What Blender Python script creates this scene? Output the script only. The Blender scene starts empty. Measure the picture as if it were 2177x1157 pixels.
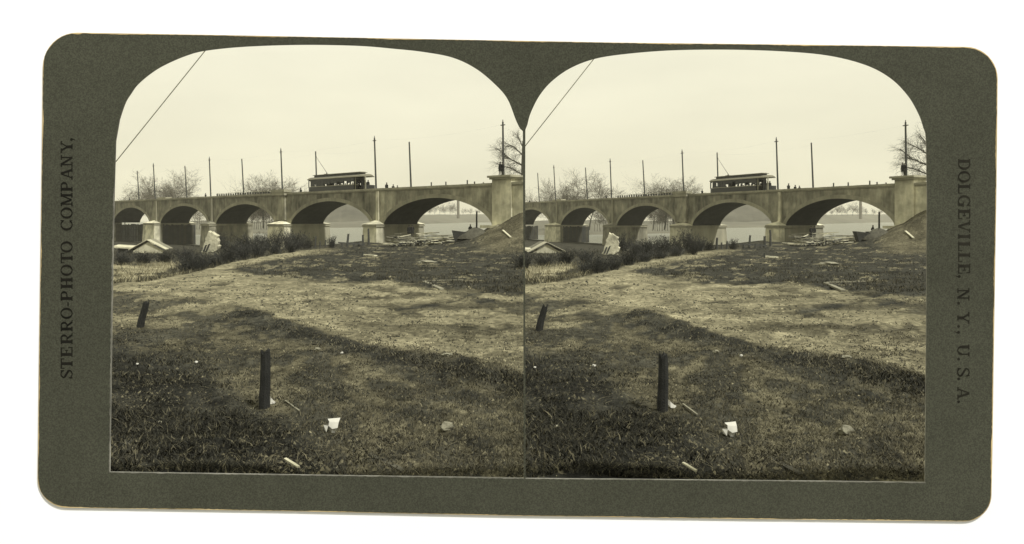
import bpy, bmesh, math, random
import numpy as np
from mathutils import Vector, Matrix

random.seed(7)
SC = bpy.context.scene
COL = SC.collection
R = math.radians

# ------------------------------------------------------------------ camera, sky, sun, exposure
F, CX, HY, CH = 1500.0, 1088.5, 465.0, 4.0        # focal length in photo pixels, centre, horizon row, eye height
cd = bpy.data.cameras.new('camera')
cam = bpy.data.objects.new('camera', cd); COL.objects.link(cam)
cam.location = (0, 0, CH); cam.rotation_euler = (R(90), 0, 0)
cd.sensor_width = 36; cd.lens = 36 * F / 2177.0
cd.shift_y = (HY - 578.5) / 2177.0
cd.clip_start = 0.1; cd.clip_end = 9000
SC.camera = cam

SUN_EL, SUN_AZ = 55.0, 45.0                        # azimuth measured from behind the camera towards the right
sd = Vector((math.sin(R(SUN_AZ)) * math.cos(R(SUN_EL)), -math.cos(R(SUN_AZ)) * math.cos(R(SUN_EL)), math.sin(R(SUN_EL))))
world = bpy.data.worlds.new('World'); SC.world = world; world.use_nodes = True
nt = world.node_tree; nt.nodes.clear()
def wn(t, **k):
    n = nt.nodes.new(t)
    for a, b in k.items(): setattr(n, a, b)
    return n
out = wn('ShaderNodeOutputWorld'); bg = wn('ShaderNodeBackground')
sky = wn('ShaderNodeTexSky', sky_type='NISHITA', sun_disc=False)
sky.sun_elevation = R(SUN_EL); sky.sun_rotation = math.atan2(sd.x, sd.y); sky.dust_density = 4; sky.air_density = 1.2
bw = wn('ShaderNodeRGBToBW')
nt.links.new(sky.outputs[0], bw.inputs[0])
# an overcast, evenly bright cloud sheet over the clear sky; pale cream like the toned print
tc = wn('ShaderNodeTexCoord'); mp = wn('ShaderNodeMapping'); mp.inputs['Scale'].default_value = (1.6, 1.6, 6)
no = wn('ShaderNodeTexNoise'); no.inputs['Scale'].default_value = 1.7; no.inputs['Detail'].default_value = 5
nt.links.new(tc.outputs['Generated'], mp.inputs[0]); nt.links.new(mp.outputs[0], no.inputs['Vector'])
sep = wn('ShaderNodeSeparateXYZ'); nt.links.new(tc.outputs['Generated'], sep.inputs[0])
el = wn('ShaderNodeMapRange'); nt.links.new(sep.outputs['Z'], el.inputs[0])
el.inputs[1].default_value = 0.0; el.inputs[2].default_value = 0.28; el.inputs[3].default_value = 0.0; el.inputs[4].default_value = 1.0
tint = wn('ShaderNodeMix', data_type='RGBA')
nt.links.new(el.outputs[0], tint.inputs[0])
tint.inputs[6].default_value = (8.9, 8.45, 6.15, 1); tint.inputs[7].default_value = (9.9, 9.65, 7.6, 1)
cl = wn('ShaderNodeMapRange'); nt.links.new(no.outputs[0], cl.inputs[0])
cl.inputs[1].default_value = 0.3; cl.inputs[2].default_value = 0.7; cl.inputs[3].default_value = 0.93; cl.inputs[4].default_value = 1.05
cm = wn('ShaderNodeVectorMath', operation='SCALE')
nt.links.new(tint.outputs[2], cm.inputs[0]); nt.links.new(cl.outputs[0], cm.inputs['Scale'])
mixs = wn('ShaderNodeMix', data_type='RGBA'); mixs.inputs[0].default_value = 0.12
nt.links.new(cm.outputs[0], mixs.inputs[6]); nt.links.new(bw.outputs[0], mixs.inputs[7])
nt.links.new(mixs.outputs[2], bg.inputs[0]); bg.inputs[1].default_value = 0.105
nt.links.new(bg.outputs[0], out.inputs[0])

sl = bpy.data.lights.new('sun', 'SUN'); sl.energy = 5.0; sl.angle = R(3.0); sl.color = (1.0, 0.985, 0.95)
so = bpy.data.objects.new('sun', sl); COL.objects.link(so); so.location = (60, -60, 90)
so.rotation_euler = sd.to_track_quat('Z', 'Y').to_euler()
SC.view_settings.view_transform = 'Standard'; SC.view_settings.look = 'None'
SC.view_settings.exposure = 0.0; SC.view_settings.gamma = 1.0
SC.render.engine = 'CYCLES'
SC.cycles.max_bounces = 5; SC.cycles.diffuse_bounces = 3; SC.cycles.glossy_bounces = 2

# ------------------------------------------------------------------ helpers
def obj(name, mesh, parent=None):
    o = bpy.data.objects.new(name, mesh); COL.objects.link(o)
    if parent is not None: o.parent = parent
    return o
def tag(o, label=None, cat=None, group=None, kind=None):
    if label: o['label'] = label
    if cat: o['category'] = cat
    if group: o['group'] = group
    if kind: o['kind'] = kind
    return o
def empty(name, loc=(0, 0, 0), rz=0.0, mat=None):
    o = bpy.data.objects.new(name, None); COL.objects.link(o)
    if mat is not None: o.matrix_world = mat
    else: o.location = loc; o.rotation_euler = (0, 0, rz)
    return o
class MB:
    def __init__(s): s.v = []; s.f = []; s.m = []; s.mi = 0
    def add(s, vs, fs):
        b = len(s.v); s.v += [tuple(p) for p in vs]
        for f in fs: s.f.append([b + i for i in f]); s.m.append(s.mi)
    def box(s, x0, x1, y0, y1, z0, z1, ins=0.0):
        i = ins
        s.add([(x0, y0, z0), (x1, y0, z0), (x1, y1, z0), (x0, y1, z0), (x0 + i, y0 + i, z1), (x1 - i, y0 + i, z1), (x1 - i, y1 - i, z1), (x0 + i, y1 - i, z1)],
              [(0, 3, 2, 1), (4, 5, 6, 7), (0, 1, 5, 4), (1, 2, 6, 5), (2, 3, 7, 6), (3, 0, 4, 7)])
    def obox(s, c, ax, ay, az):
        c, ax, ay, az = Vector(c), Vector(ax), Vector(ay), Vector(az)
        vs = [c + ax * a + ay * b + az * d for d in (-1, 1) for a, b in ((-1, -1), (1, -1), (1, 1), (-1, 1))]
        s.add(vs, [(0, 3, 2, 1), (4, 5, 6, 7), (0, 1, 5, 4), (1, 2, 6, 5), (2, 3, 7, 6), (3, 0, 4, 7)])
    def tube(s, p, q, r0, r1, n=6, cap=True):
        p, q = Vector(p), Vector(q); d = q - p
        if d.length < 1e-6: return
        d.normalize(); a = d.orthogonal().normalized(); b = d.cross(a)
        vs = []
        for c, r in ((p, r0), (q, r1)):
            for k in range(n):
                t = 2 * math.pi * k / n; vs.append(c + a * (math.cos(t) * r) + b * (math.sin(t) * r))
        fs = [(k, (k + 1) % n, n + (k + 1) % n, n + k) for k in range(n)]
        if cap: fs += [tuple(range(n - 1, -1, -1)), tuple(range(n, 2 * n))]
        s.add(vs, fs)
    def grid(s, rows):
        n = len(rows[0]); b = []
        for r in rows: b += r
        s.add(b, [(i * n + j, i * n + j + 1, (i + 1) * n + j + 1, (i + 1) * n + j) for i in range(len(rows) - 1) for j in range(n - 1)])
    def mesh(s, name, mats, smooth=False, cut=None):
        me = bpy.data.meshes.new(name); me.from_pydata(s.v, [], s.f)
        for m in (mats if isinstance(mats, (list, tuple)) else [mats]): me.materials.append(m)
        me.polygons.foreach_set('material_index', s.m)
        if smooth: me.polygons.foreach_set('use_smooth', [True] * len(s.f))
        bm = bmesh.new(); bm.from_mesh(me)
        if cut is not None:
            g = bm.verts[:] + bm.edges[:] + bm.faces[:]
            r = bmesh.ops.bisect_plane(bm, geom=g, plane_co=cut[0], plane_no=cut[1], clear_outer=True)
            ed = [e for e in r['geom_cut'] if isinstance(e, bmesh.types.BMEdge)]
            if ed: bmesh.ops.holes_fill(bm, edges=[e for e in ed if e.is_valid and e.is_boundary], sides=0)
        bmesh.ops.recalc_face_normals(bm, faces=bm.faces[:])
        bm.to_mesh(me); bm.free()
        return me
    def build(s, name, mats, parent=None, smooth=False, cut=None):
        return obj(name, s.mesh(name, mats, smooth, cut), parent)

TONE = (1.0, 0.955, 0.68); COOL = (0.98, 1.0, 0.86)                          # warm toning shared by every surface of the old print
def mat(name, v, rough=0.9, var=0.25, scale=2.0, bump=0.0, bscale=None, streak=False, tone=TONE, attr=None, spec=0.25, speck=0.0, sk=0.25):
    m = bpy.data.materials.new(name); m.use_nodes = True
    n = m.node_tree; P = n.nodes['Principled BSDF']; L = n.links.new
    P.inputs['Roughness'].default_value = rough
    P.inputs['Specular IOR Level'].default_value = spec
    t = n.nodes.new('ShaderNodeTexCoord'); mp = n.nodes.new('ShaderNodeMapping')
    L(t.outputs['Object'], mp.inputs[0])
    if streak: mp.inputs['Scale'].default_value = (1, 1, 0.22)
    a = n.nodes.new('ShaderNodeTexNoise'); a.inputs['Scale'].default_value = scale; a.inputs['Detail'].default_value = 8; a.inputs['Roughness'].default_value = 0.65
    L(mp.outputs[0], a.inputs['Vector'])
    b = n.nodes.new('ShaderNodeTexNoise'); b.inputs['Scale'].default_value = scale * 0.17; b.inputs['Detail'].default_value = 3
    L(t.outputs['Object'], b.inputs['Vector'])
    ad = n.nodes.new('ShaderNodeMath'); ad.operation = 'ADD'; L(a.outputs[0], ad.inputs[0]); L(b.outputs[0], ad.inputs[1])
    r = n.nodes.new('ShaderNodeMapRange'); L(ad.outputs[0], r.inputs[0])
    r.inputs[1].default_value = 0.7; r.inputs[2].default_value = 1.3; r.inputs[3].default_value = 1 - var; r.inputs[4].default_value = 1 + var
    sc = n.nodes.new('ShaderNodeVectorMath'); sc.operation = 'SCALE'
    if attr:
        at = n.nodes.new('ShaderNodeAttribute'); at.attribute_name = attr; L(at.outputs['Color'], sc.inputs[0])
    else:
        sc.inputs[0].default_value = (v * tone[0], v * tone[1], v * tone[2])
    L(r.outputs[0], sc.inputs['Scale'])
    last = sc.outputs[0]
    if speck:
        w = n.nodes.new('ShaderNodeTexNoise'); w.inputs['Scale'].default_value = speck; w.inputs['Detail'].default_value = 2
        L(t.outputs['Object'], w.inputs['Vector'])
        r2 = n.nodes.new('ShaderNodeMapRange'); L(w.outputs[0], r2.inputs[0])
        r2.inputs[1].default_value = 0.35; r2.inputs[2].default_value = 0.65; r2.inputs[3].default_value = 1 - sk; r2.inputs[4].default_value = 1 + sk
        s2 = n.nodes.new('ShaderNodeVectorMath'); s2.operation = 'SCALE'; L(last, s2.inputs[0]); L(r2.outputs[0], s2.inputs['Scale']); last = s2.outputs[0]
    L(last, P.inputs['Base Color'])
    if bump:
        bn = n.nodes.new('ShaderNodeTexNoise'); bn.inputs['Scale'].default_value = bscale or scale * 4; bn.inputs['Detail'].default_value = 6
        L(t.outputs['Object'], bn.inputs['Vector'])
        bu = n.nodes.new('ShaderNodeBump'); bu.inputs['Strength'].default_value = bump; bu.inputs['Distance'].default_value = 0.1
        L(bn.outputs[0], bu.inputs['Height']); L(bu.outputs[0], P.inputs['Normal'])
    return m

M = {}
M['concrete'] = mat('weathered_concrete', 0.225, var=0.6, scale=1.3, bump=0.25, bscale=5, streak=True, speck=0.55, sk=0.28)
M['stained'] = mat('stained_concrete', 0.165, var=0.65, scale=1.3, bump=0.25, bscale=5, streak=True, speck=0.55, sk=0.28)
M['ring'] = mat('arch_ring_concrete', 0.235, var=0.35, scale=1.2, bump=0.2, streak=True)
M['pale'] = mat('pale_new_concrete', 0.44, var=0.35, scale=1.0, bump=0.15, streak=True, speck=0.8)
M['coping'] = mat('coping_concrete', 0.25, var=0.35, scale=1.5, bump=0.2)
M['pierside'] = mat('pier_concrete', 0.23, var=0.4, scale=0.8, bump=0.2, streak=True)
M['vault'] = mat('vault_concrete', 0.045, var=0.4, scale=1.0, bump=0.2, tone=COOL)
M['deck'] = mat('deck_gravel', 0.2, var=0.3, scale=4)
M['pole'] = mat('pole_wood', 0.045, var=0.3, scale=3, tone=COOL)
M['dark'] = mat('dark_cloth', 0.011, var=0.3, scale=6, rough=0.95, tone=COOL)
M['greyc'] = mat('grey_cloth', 0.022, var=0.3, scale=6, rough=0.95)
M['skin'] = mat('skin', 0.13, var=0.1, scale=10, tone=(1, 0.85, 0.65))
M['tram'] = mat('tram_dark_paint', 0.014, var=0.3, scale=2, rough=0.45, spec=0.5, tone=(0.95, 1, 0.85))
M['tramtrim'] = mat('tram_pale_trim', 0.30, var=0.15, scale=4, rough=0.6)
M['tramroof'] = mat('tram_roof_canvas', 0.13, var=0.2, scale=3)
M['iron'] = mat('iron', 0.03, var=0.3, scale=8, rough=0.6, tone=COOL)
M['wood'] = mat('old_board', 0.16, var=0.4, scale=5, bump=0.2)
M['plank'] = mat('weathered_plank', 0.05, var=0.5, scale=5, bump=0.2)
M['slab'] = mat('broken_slab', 0.33, var=0.55, scale=1.6, bump=0.9, bscale=3)
M['woodp'] = mat('pale_board', 0.42, var=0.25, scale=5, bump=0.2)
M['woodd'] = mat('dark_board', 0.04, var=0.4, scale=5, bump=0.2, tone=COOL)
M['post'] = mat('old_post', 0.016, var=0.4, scale=14, bump=0.5, bscale=40, streak=True, tone=COOL)
M['earth'] = mat('dark_earth', 0.06, var=0.5, scale=2.5, bump=0.8)
M['bark'] = mat('bark', 0.06, var=0.3, scale=4)
M['twig'] = mat('far_twigs', 0.095, var=0.25, scale=4, tone=(1, .9, .64))
M['shrub'] = mat('shrub_twigs', 0.03, var=0.5, scale=3, tone=COOL)
M['paper'] = mat('crumpled_paper', 0.42, var=0.12, scale=8, tone=(1, 0.98, 0.85))
M['stone'] = mat('stone', 0.17, var=0.3, scale=5, bump=0.4)
M['farbank'] = mat('far_bank_grass', 0.095, var=0.3, scale=0.05, bump=0.3, bscale=0.3)
M['hill'] = mat('wooded_hillside', 0.06, var=0.5, scale=0.08, bump=0.8, bscale=0.25)
M['ground'] = mat('bare_ground', 0.1, var=0.62, scale=2.6, bump=1.0, bscale=6, attr='tone', spec=0.05, speck=4.2, sk=0.30)
M['blade'] = mat('weed_blades', 0.1, var=0.2, scale=2, attr='tone', spec=0.05)
M['card'] = mat('mount_card', 0.056, var=0.14, scale=1.3, speck=70, tone=(0.98, 1.01, 0.75), spec=0.1)
M['worn'] = mat('worn_card_edge', 0.45, var=0.5, scale=2.5, tone=(1, 0.78, 0.42), spec=0.1)
M['ink'] = mat('black_ink', 0.008, var=0.5, scale=12, spec=0.15)
M['fadedink'] = mat('faded_black_ink', 0.016, var=0.5, scale=12, spec=0.15)
M['edge'] = mat('paper_core_edge', 0.22, var=0.6, scale=5, tone=(1, 0.98, 0.85))
M['white'] = mat('white_board', 0.92, var=0.01, scale=2, tone=(0.98, 0.99, 1.06), spec=0.1)
def water_mat():
    m = bpy.data.materials.new('river_water'); m.use_nodes = True; n = m.node_tree; P = n.nodes['Principled BSDF']
    P.inputs['Base Color'].default_value = (0.12, 0.12, 0.085, 1); P.inputs['Roughness'].default_value = 0.35; P.inputs['Specular IOR Level'].default_value = 0.35
    t = n.nodes.new('ShaderNodeTexCoord'); mp = n.nodes.new('ShaderNodeMapping'); mp.inputs['Scale'].default_value = (0.25, 1, 1)
    a = n.nodes.new('ShaderNodeTexNoise'); a.inputs['Scale'].default_value = 0.16; a.inputs['Detail'].default_value = 9; a.inputs['Roughness'].default_value = 0.7
    bu = n.nodes.new('ShaderNodeBump'); bu.inputs['Strength'].default_value = 1.0; bu.inputs['Distance'].default_value = 1.2
    n.links.new(t.outputs['Object'], mp.inputs[0]); n.links.new(mp.outputs[0], a.inputs['Vector'])
    n.links.new(a.outputs[0], bu.inputs['Height']); n.links.new(bu.outputs[0], P.inputs['Normal'])
    return m
M['water'] = water_mat()

# ------------------------------------------------------------------ photo pixels <-> the place
SPLIT = 1114.0
HAZE = 0.00022
def sm(x, a, b):
    t = np.clip((np.asarray(x, float) - a) / (b - a), 0, 1); return t * t * (3 - 2 * t)
def remap(side, u, v):
    """left-print pixel -> pixel of the same thing in this print (the second exposure sits a little lower)"""
    if side == 'left': return u, v
    t = (u - 290) / 760.0
    return u + 851 + 5 * t - 7 * float(sm(v, 540, 840)), v + 4 - 3 * t + 5 * max(0.0, v - 450) / 420
def pt(side, u, v, Y):
    px, py = remap(side, u, v)
    return Vector(((px - CX) / F * Y, Y, CH - (py - HY) / F * Y))
def h01(ix, iy, seed):
    n = np.sin(ix * 127.1 + iy * 311.7 + seed * 74.7) * 43758.5453
    return n - np.floor(n)
def vnoise(x, y, seed=0):
    ix, iy = np.floor(x), np.floor(y); fx, fy = x - ix, y - iy
    fx = fx * fx * (3 - 2 * fx); fy = fy * fy * (3 - 2 * fy)
    a, b, c, d = h01(ix, iy, seed), h01(ix + 1, iy, seed), h01(ix, iy + 1, seed), h01(ix + 1, iy + 1, seed)
    return a + (b - a) * fx + (c - a) * fy + (a - b - c + d) * fx * fy
def fbm(x, y, seed=0, o=4):
    s, a, t = 0, 0.5, 0
    for k in range(o):
        s = s + a * vnoise(x * 2 ** k, y * 2 ** k, seed + k); t += a; a *= 0.5
    return s / t
def uv_of(X, Y):
    X, Y = np.asarray(X, float), np.asarray(Y, float)
    px = CX + F * X / Y; py = HY + CH * F / Y
    right = px > SPLIT
    v = py.copy(); u = px.copy()
    t = (px - 853 - 290) / 760.0
    vr = py - (4 - 3 * t) ; vr = np.where(vr > 450, (vr - 450) / (1 + 5 / 420) + 450, vr)
    ur = px - (851 + 5 * t - 7 * sm(vr, 540, 840))
    return np.where(right, ur, u), np.where(right, vr, v)
EDGE_U = [150, 245, 300, 390, 480, 560, 640, 700, 760, 1300]
EDGE_V = [618, 607, 600, 584, 563, 546, 534, 528, 524, 522]
def H(X, Y):
    X, Y = np.asarray(X, float), np.asarray(Y, float); XW = X
    u, v = uv_of(X, Y); X = (u - 680) / F * Y
    Ye = CH * F / (np.interp(u, EDGE_U, EDGE_V) - HY)
    A = np.interp(u, [150, 560, 700, 770], [1.0, 0.9, 0.5, 0.0])
    h = -A * sm(Y - Ye, 0, 7)
    h = h - np.interp(u, [150, 600, 760], [1.6, 1.6, 0.0]) * sm(Y, 85, 165)
    # earth bank against the abutment, at the right of each print
    bank = np.interp(u, [900, 960, 1000, 1025, 1045, 1065, 1109, 1160, 1400], [0.1, 0.6, 1.3, 2.0, 2.75, 3.25, 5.6, 6.6, 6.8])
    h = h + bank * sm(Y, 80, 101)
    h = h + np.interp(u, [700, 830, 985, 1100], [0, 0, 0.1, 0.3]) * sm(Y, 70, 95)
    # river bed behind the bridge line
    px = CX + F * XW / Y
    k = np.clip(XW / Y, -0.85, 1.3)
    yf = np.where(px > SPLIT, BR['right']['depth'](k), BR['left']['depth'](k))
    cut = np.interp(u, [600, 680, 1030, 1060], [8.0, 2.5, 2.5, 14.0])
    h = h + (-4.2 - h) * sm(Y - yf - cut, 0, 9)
    # low turf ridge along the near edge of the track
    vl = np.interp(u, LOW_U, LOW_V)
    near = sm(u, 420, 560) * (0.25 + 0.75 * sm(fbm(X * 0.22, Y * 0.22, 8, 2), .35, .6)) * np.exp(-((v - vl - 8) / 16.0) ** 2)
    h = h + 0.16 * near * (0.4 + 1.2 * fbm(X * 1.3, Y * 1.3, 5, 2))
    fade = 1 - sm(Y, 60, 160)
    h = h - 0.07 * rut_field(u, v) + 0.05 * fade * (sm(fbm(X * 1.1, Y * 1.1, 111, 3), .5, .62) - .5)
    h = h + fade * (0.22 * (fbm(X * 0.35, Y * 0.35, 11, 3) - 0.5) + 0.10 * (fbm(X * 2.1, Y * 2.1, 21, 3) - 0.5))
    return h
LOW_U = [150, 245, 330, 400, 520, 600, 700, 800, 900, 1000, 1113, 1300]
LOW_V = [612, 617, 627, 634, 656, 680, 706, 735, 752, 775, 798, 830]

# the facade line of each bridge in plan, from the level parapet top
ZT = 9.0; WD = 7.0
BR = {}
for side in ('left', 'right'):
    def at(u, v):
        px, py = remap(side, u, v); Y = (ZT - CH) * F / (HY - py)
        return Vector(((px - CX) / F * Y, Y, 0))
    a, b = at(1047, 389.2), at(245.5, 427.2)
    e = (a - b).normalized(); n = Vector((-e.y, e.x, 0))
    BR[side] = dict(a=a, e=e, n=n, depth=(lambda k, a=a, e=e: a.y + (k * a.y - a.x) / (e.x - k * e.y) * e.y))
def smap(side, u, v=420, t=0.0):
    B = BR[side]; k = (remap(side, u, v)[0] - CX) / F; p = B['a'] + B['n'] * t
    return (k * p.y - p.x) / (B['e'].x - k * B['e'].y)
def zmap(side, u, v, t=0.0):
    B = BR[side]; s = smap(side, u, v, t); Y = (B['a'] + B['n'] * t + B['e'] * s).y
    return CH - (remap(side, u, v)[1] - HY) / F * Y
def bmat(side, s=0.0, t=0.0, z=0.0):
    B = BR[side]; p = B['a'] + B['n'] * t + B['e'] * s
    m = Matrix.Identity(4); m.col[0] = (*B['e'], 0); m.col[1] = (*B['n'], 0); m.col[3] = (p.x, p.y, z, 1)
    return m
def gp(side, u, v, lift=0.0):
    """where the sight line through this spot meets the ground"""
    px, py = remap(side, u, v); kx, kz = (px - CX) / F, (py - HY) / F
    Y = np.geomspace(9.5, 260, 1500); d = CH - kz * Y - H(kx * Y, Y)
    i = int(np.argmax(d < 0)) if (d < 0).any() else len(Y) - 1
    y = float(Y[i]); return Vector((kx * y, y, float(H(kx * y, y)) + lift))
def ground(X, Y): return float(H(X, Y))

# ------------------------------------------------------------------ ground, water, far banks
def colour(tone3, n): return np.stack([tone3[..., i] for i in range(3)] + [np.ones(n)], -1)
def tint3(t):
    w = sm(t, 0.012, 0.065)                             # dark soil and weeds are neutral, dry earth and straw are warm
    return np.stack([t * (1.0 + 0.04 * w), t * (1.0 - 0.05 * w), t * (0.80 - 0.20 * w)], -1)
RUTS = [[(826, 662), (858, 657), (905, 651), (935, 647)], [(888, 650), (930, 644), (975, 638), (1012, 631)], [(828, 671), (850, 667), (878, 662)], [(955, 632), (1000, 626), (1056, 618)], [(905, 611), (938, 606)], [(640, 640), (672, 634), (700, 636)], [(1010, 645), (1040, 640), (1080, 640)], [(700, 600), (760, 594), (830, 590)], [(440, 606), (470, 604), (490, 602)], [(860, 905), (930, 925), (1010, 950), (1110, 985)], [(690, 830), (800, 858), (930, 900)]]
def rut_field(u, v):
    r = np.zeros(np.shape(u))
    for P in RUTS:
        us, vs = zip(*P); d = np.abs(v - np.interp(u, us, vs)); w_ = 2.6 if vs[0] < 700 else 7.0
        r = np.maximum(r, np.exp(-(d / w_) ** 2) * sm(u, us[0] - 6, us[0] + 12) * (1 - sm(u, us[-1] - 12, us[-1] + 6)))
    return r
def tone_of(X, Y):
    u, v = uv_of(X, Y); X = (u - 680) / F * Y
    ve = np.interp(u, EDGE_U, EDGE_V); vl = np.interp(u, LOW_U, LOW_V)
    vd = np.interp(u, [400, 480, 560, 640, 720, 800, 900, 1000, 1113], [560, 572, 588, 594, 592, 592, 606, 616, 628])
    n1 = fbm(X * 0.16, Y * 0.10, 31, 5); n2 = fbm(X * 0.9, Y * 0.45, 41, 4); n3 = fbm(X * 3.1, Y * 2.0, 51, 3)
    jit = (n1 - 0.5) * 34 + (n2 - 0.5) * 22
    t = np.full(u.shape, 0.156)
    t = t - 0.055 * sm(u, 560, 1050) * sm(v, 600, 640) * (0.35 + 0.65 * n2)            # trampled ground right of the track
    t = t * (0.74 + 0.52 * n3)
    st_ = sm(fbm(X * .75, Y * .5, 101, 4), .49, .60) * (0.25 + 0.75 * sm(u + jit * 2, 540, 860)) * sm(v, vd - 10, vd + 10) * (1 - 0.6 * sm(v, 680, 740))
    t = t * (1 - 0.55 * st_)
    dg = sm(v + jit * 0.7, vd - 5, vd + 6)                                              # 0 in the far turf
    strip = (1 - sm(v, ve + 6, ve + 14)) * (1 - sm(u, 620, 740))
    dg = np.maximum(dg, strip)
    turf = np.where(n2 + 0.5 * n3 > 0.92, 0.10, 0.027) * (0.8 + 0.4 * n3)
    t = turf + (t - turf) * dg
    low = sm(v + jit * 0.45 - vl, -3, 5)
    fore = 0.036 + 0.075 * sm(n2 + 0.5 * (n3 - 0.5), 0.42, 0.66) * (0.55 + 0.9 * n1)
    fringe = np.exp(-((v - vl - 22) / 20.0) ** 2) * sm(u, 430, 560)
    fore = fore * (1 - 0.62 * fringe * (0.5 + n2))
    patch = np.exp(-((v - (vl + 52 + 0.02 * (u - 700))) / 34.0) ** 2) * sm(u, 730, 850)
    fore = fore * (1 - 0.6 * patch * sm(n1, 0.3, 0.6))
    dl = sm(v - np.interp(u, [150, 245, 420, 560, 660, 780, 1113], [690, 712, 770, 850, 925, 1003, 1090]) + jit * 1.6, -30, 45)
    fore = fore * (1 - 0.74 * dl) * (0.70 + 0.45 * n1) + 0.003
    t = t + (fore - t) * low
    lo = 1 - sm(v, ve - 5, ve + 1)                                                      # low ground beyond the edge
    straw = sm(fbm(X * 0.5, Y * 0.3, 71, 3), 0.35, 0.6) * (1 - sm(u + jit, 370, 420)) * sm(v, 537, 547)
    lows = 0.035 + 0.17 * straw
    t = t + (np.where(u < 760, lows, t) - t) * lo
    t = t * (1 - 0.6 * rut_field(u, v) * (0.4 + n2))
    heap = sm(u + jit, 985, 1050) * (1 - sm(v + jit * .3, 530, 545))
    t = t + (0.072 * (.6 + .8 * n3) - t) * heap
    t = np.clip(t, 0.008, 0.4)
    warm = np.clip(1.0 - t * 1.2, 0, 1)
    return tint3(t)

def grid_mesh(name, X, Y, Z, tone, m):
    r, c = X.shape
    me = bpy.data.meshes.new(name)
    me.vertices.add(r * c); me.vertices.foreach_set('co', np.stack([X, Y, Z], -1).reshape(-1))
    i = np.arange((r - 1) * (c - 1)); a = i // (c - 1) * c + i % (c - 1)
    q = np.stack([a, a + 1, a + c + 1, a + c], -1)
    me.loops.add(q.size); me.loops.foreach_set('vertex_index', q.reshape(-1).astype(np.int32))
    me.polygons.add(len(q)); me.polygons.foreach_set('loop_start', (np.arange(len(q)) * 4).astype(np.int32))
    me.polygons.foreach_set('use_smooth', np.ones(len(q), bool))
    me.update(calc_edges=True)
    if tone is not None:
        at = me.color_attributes.new('tone', 'FLOAT_COLOR', 'POINT'); t = tone.reshape(-1, 3)
        at.data.foreach_set('color', np.concatenate([t, np.ones((len(t), 1))], 1).reshape(-1).astype(np.float32))
    me.materials.append(m)
    return obj(name, me)
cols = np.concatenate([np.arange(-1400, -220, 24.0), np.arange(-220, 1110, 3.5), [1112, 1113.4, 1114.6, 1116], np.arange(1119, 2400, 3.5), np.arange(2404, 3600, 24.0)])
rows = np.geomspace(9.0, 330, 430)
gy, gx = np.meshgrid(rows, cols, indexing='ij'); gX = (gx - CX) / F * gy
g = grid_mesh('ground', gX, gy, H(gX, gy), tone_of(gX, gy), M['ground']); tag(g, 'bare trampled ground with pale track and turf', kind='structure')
fx, fy = np.meshgrid(np.linspace(-60, 60, 60), np.linspace(-60, 9.4, 40))
tn = np.stack([np.full(fx.shape, 0.075), np.full(fx.shape, 0.07), np.full(fx.shape, 0.05)], -1)
tag(grid_mesh('ground', fx, fy, np.full(fx.shape, -0.12), tn, M['ground']), kind='structure')
bx, by = np.meshgrid(np.linspace(-1900, 1900, 10), np.linspace(-90, 2300, 10))
tag(grid_mesh('terrain', bx, by, np.full(bx.shape, -6.0), np.full(bx.shape + (3,), 0.12), M['ground']), kind='structure')
w = MB(); w.add([(-900, 88, -2.6), (1300, 88, -2.6), (1300, 1500, -2.6), (-900, 1500, -2.6)], [(0, 1, 2, 3)])
tag(w.build('river', M['water']), 'pale calm river behind the bridges', kind='structure')

def far_bank(side):
    us = np.arange(330, 1111, 6.0) if side == 'left' else np.arange(265, 1260, 6.0)
    Ye = np.interp(us, [400, 480, 575, 640, 700, 800, 880, 1000, 1120], [285, 300, 315, 420, 500, 540, 800, 1150, 1350])
    vt = np.interp(us, [400, 590, 700, 800, 880, 960, 1120], [470, 472, 472, 468, 457, 456, 455])
    px = np.array([remap(side, u, 470)[0] for u in us])
    rows_ = []
    for k, (f, q) in enumerate(((1, -0.4), (1.002, 0.0), (1.03, 0.18), (1.09, 0.4), (1.18, 0.75), (1.3, 1.0), (1.5, 1.04))):
        Y = Ye * f; zt = CH - (vt - HY) / F * Ye * 1.3
        z = np.where(q <= 0, -2.6 + q * 2, -2.2 + (zt + 2.2) * q) + (fbm(px * 0.03, np.full(px.shape, k * 1.7), 9, 3) - 0.5) * 1.5 * (q > 0)
        rows_.append(np.stack([(px - CX) / F * Y, Y, z], -1))
    A = np.array(rows_); Z = A[..., 2]
    tag(grid_mesh('far_bank', A[..., 0], A[..., 1], Z, None, M['farbank']), kind='structure')
    # wooded hillside seen through the fourth arch
    us = np.arange(600, 880, 4.0); px = np.array([remap(side, u, 450)[0] for u in us]); Y0 = 640.0
    top = np.interp(us, [600, 640, 700, 760, 800, 840, 868, 880], [470, 440, 424, 420, 426, 445, 462, 470])
    rr = []
    for q in (0, 0.25, 0.5, 0.75, 0.92, 1.0, 0.9):
        Y = Y0 + 190 * (q if q != 0.9 else 1.3)
        z = (CH - (top - HY) / F * (Y0 + 190)) * math.sin(q * math.pi / 2) + (fbm(px * 0.12, np.full(px.shape, q * 5), 3, 4) - 0.5) * 3.5 * (q > 0.2)
        rr.append(np.stack([(px - CX) / F * Y, np.full(px.shape, Y), z], -1))
    A = np.array(rr); tag(grid_mesh('hill', A[..., 0], A[..., 1], A[..., 2], None, M['hill']), kind='structure')
for side in ('left', 'right'): far_bank(side)

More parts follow.
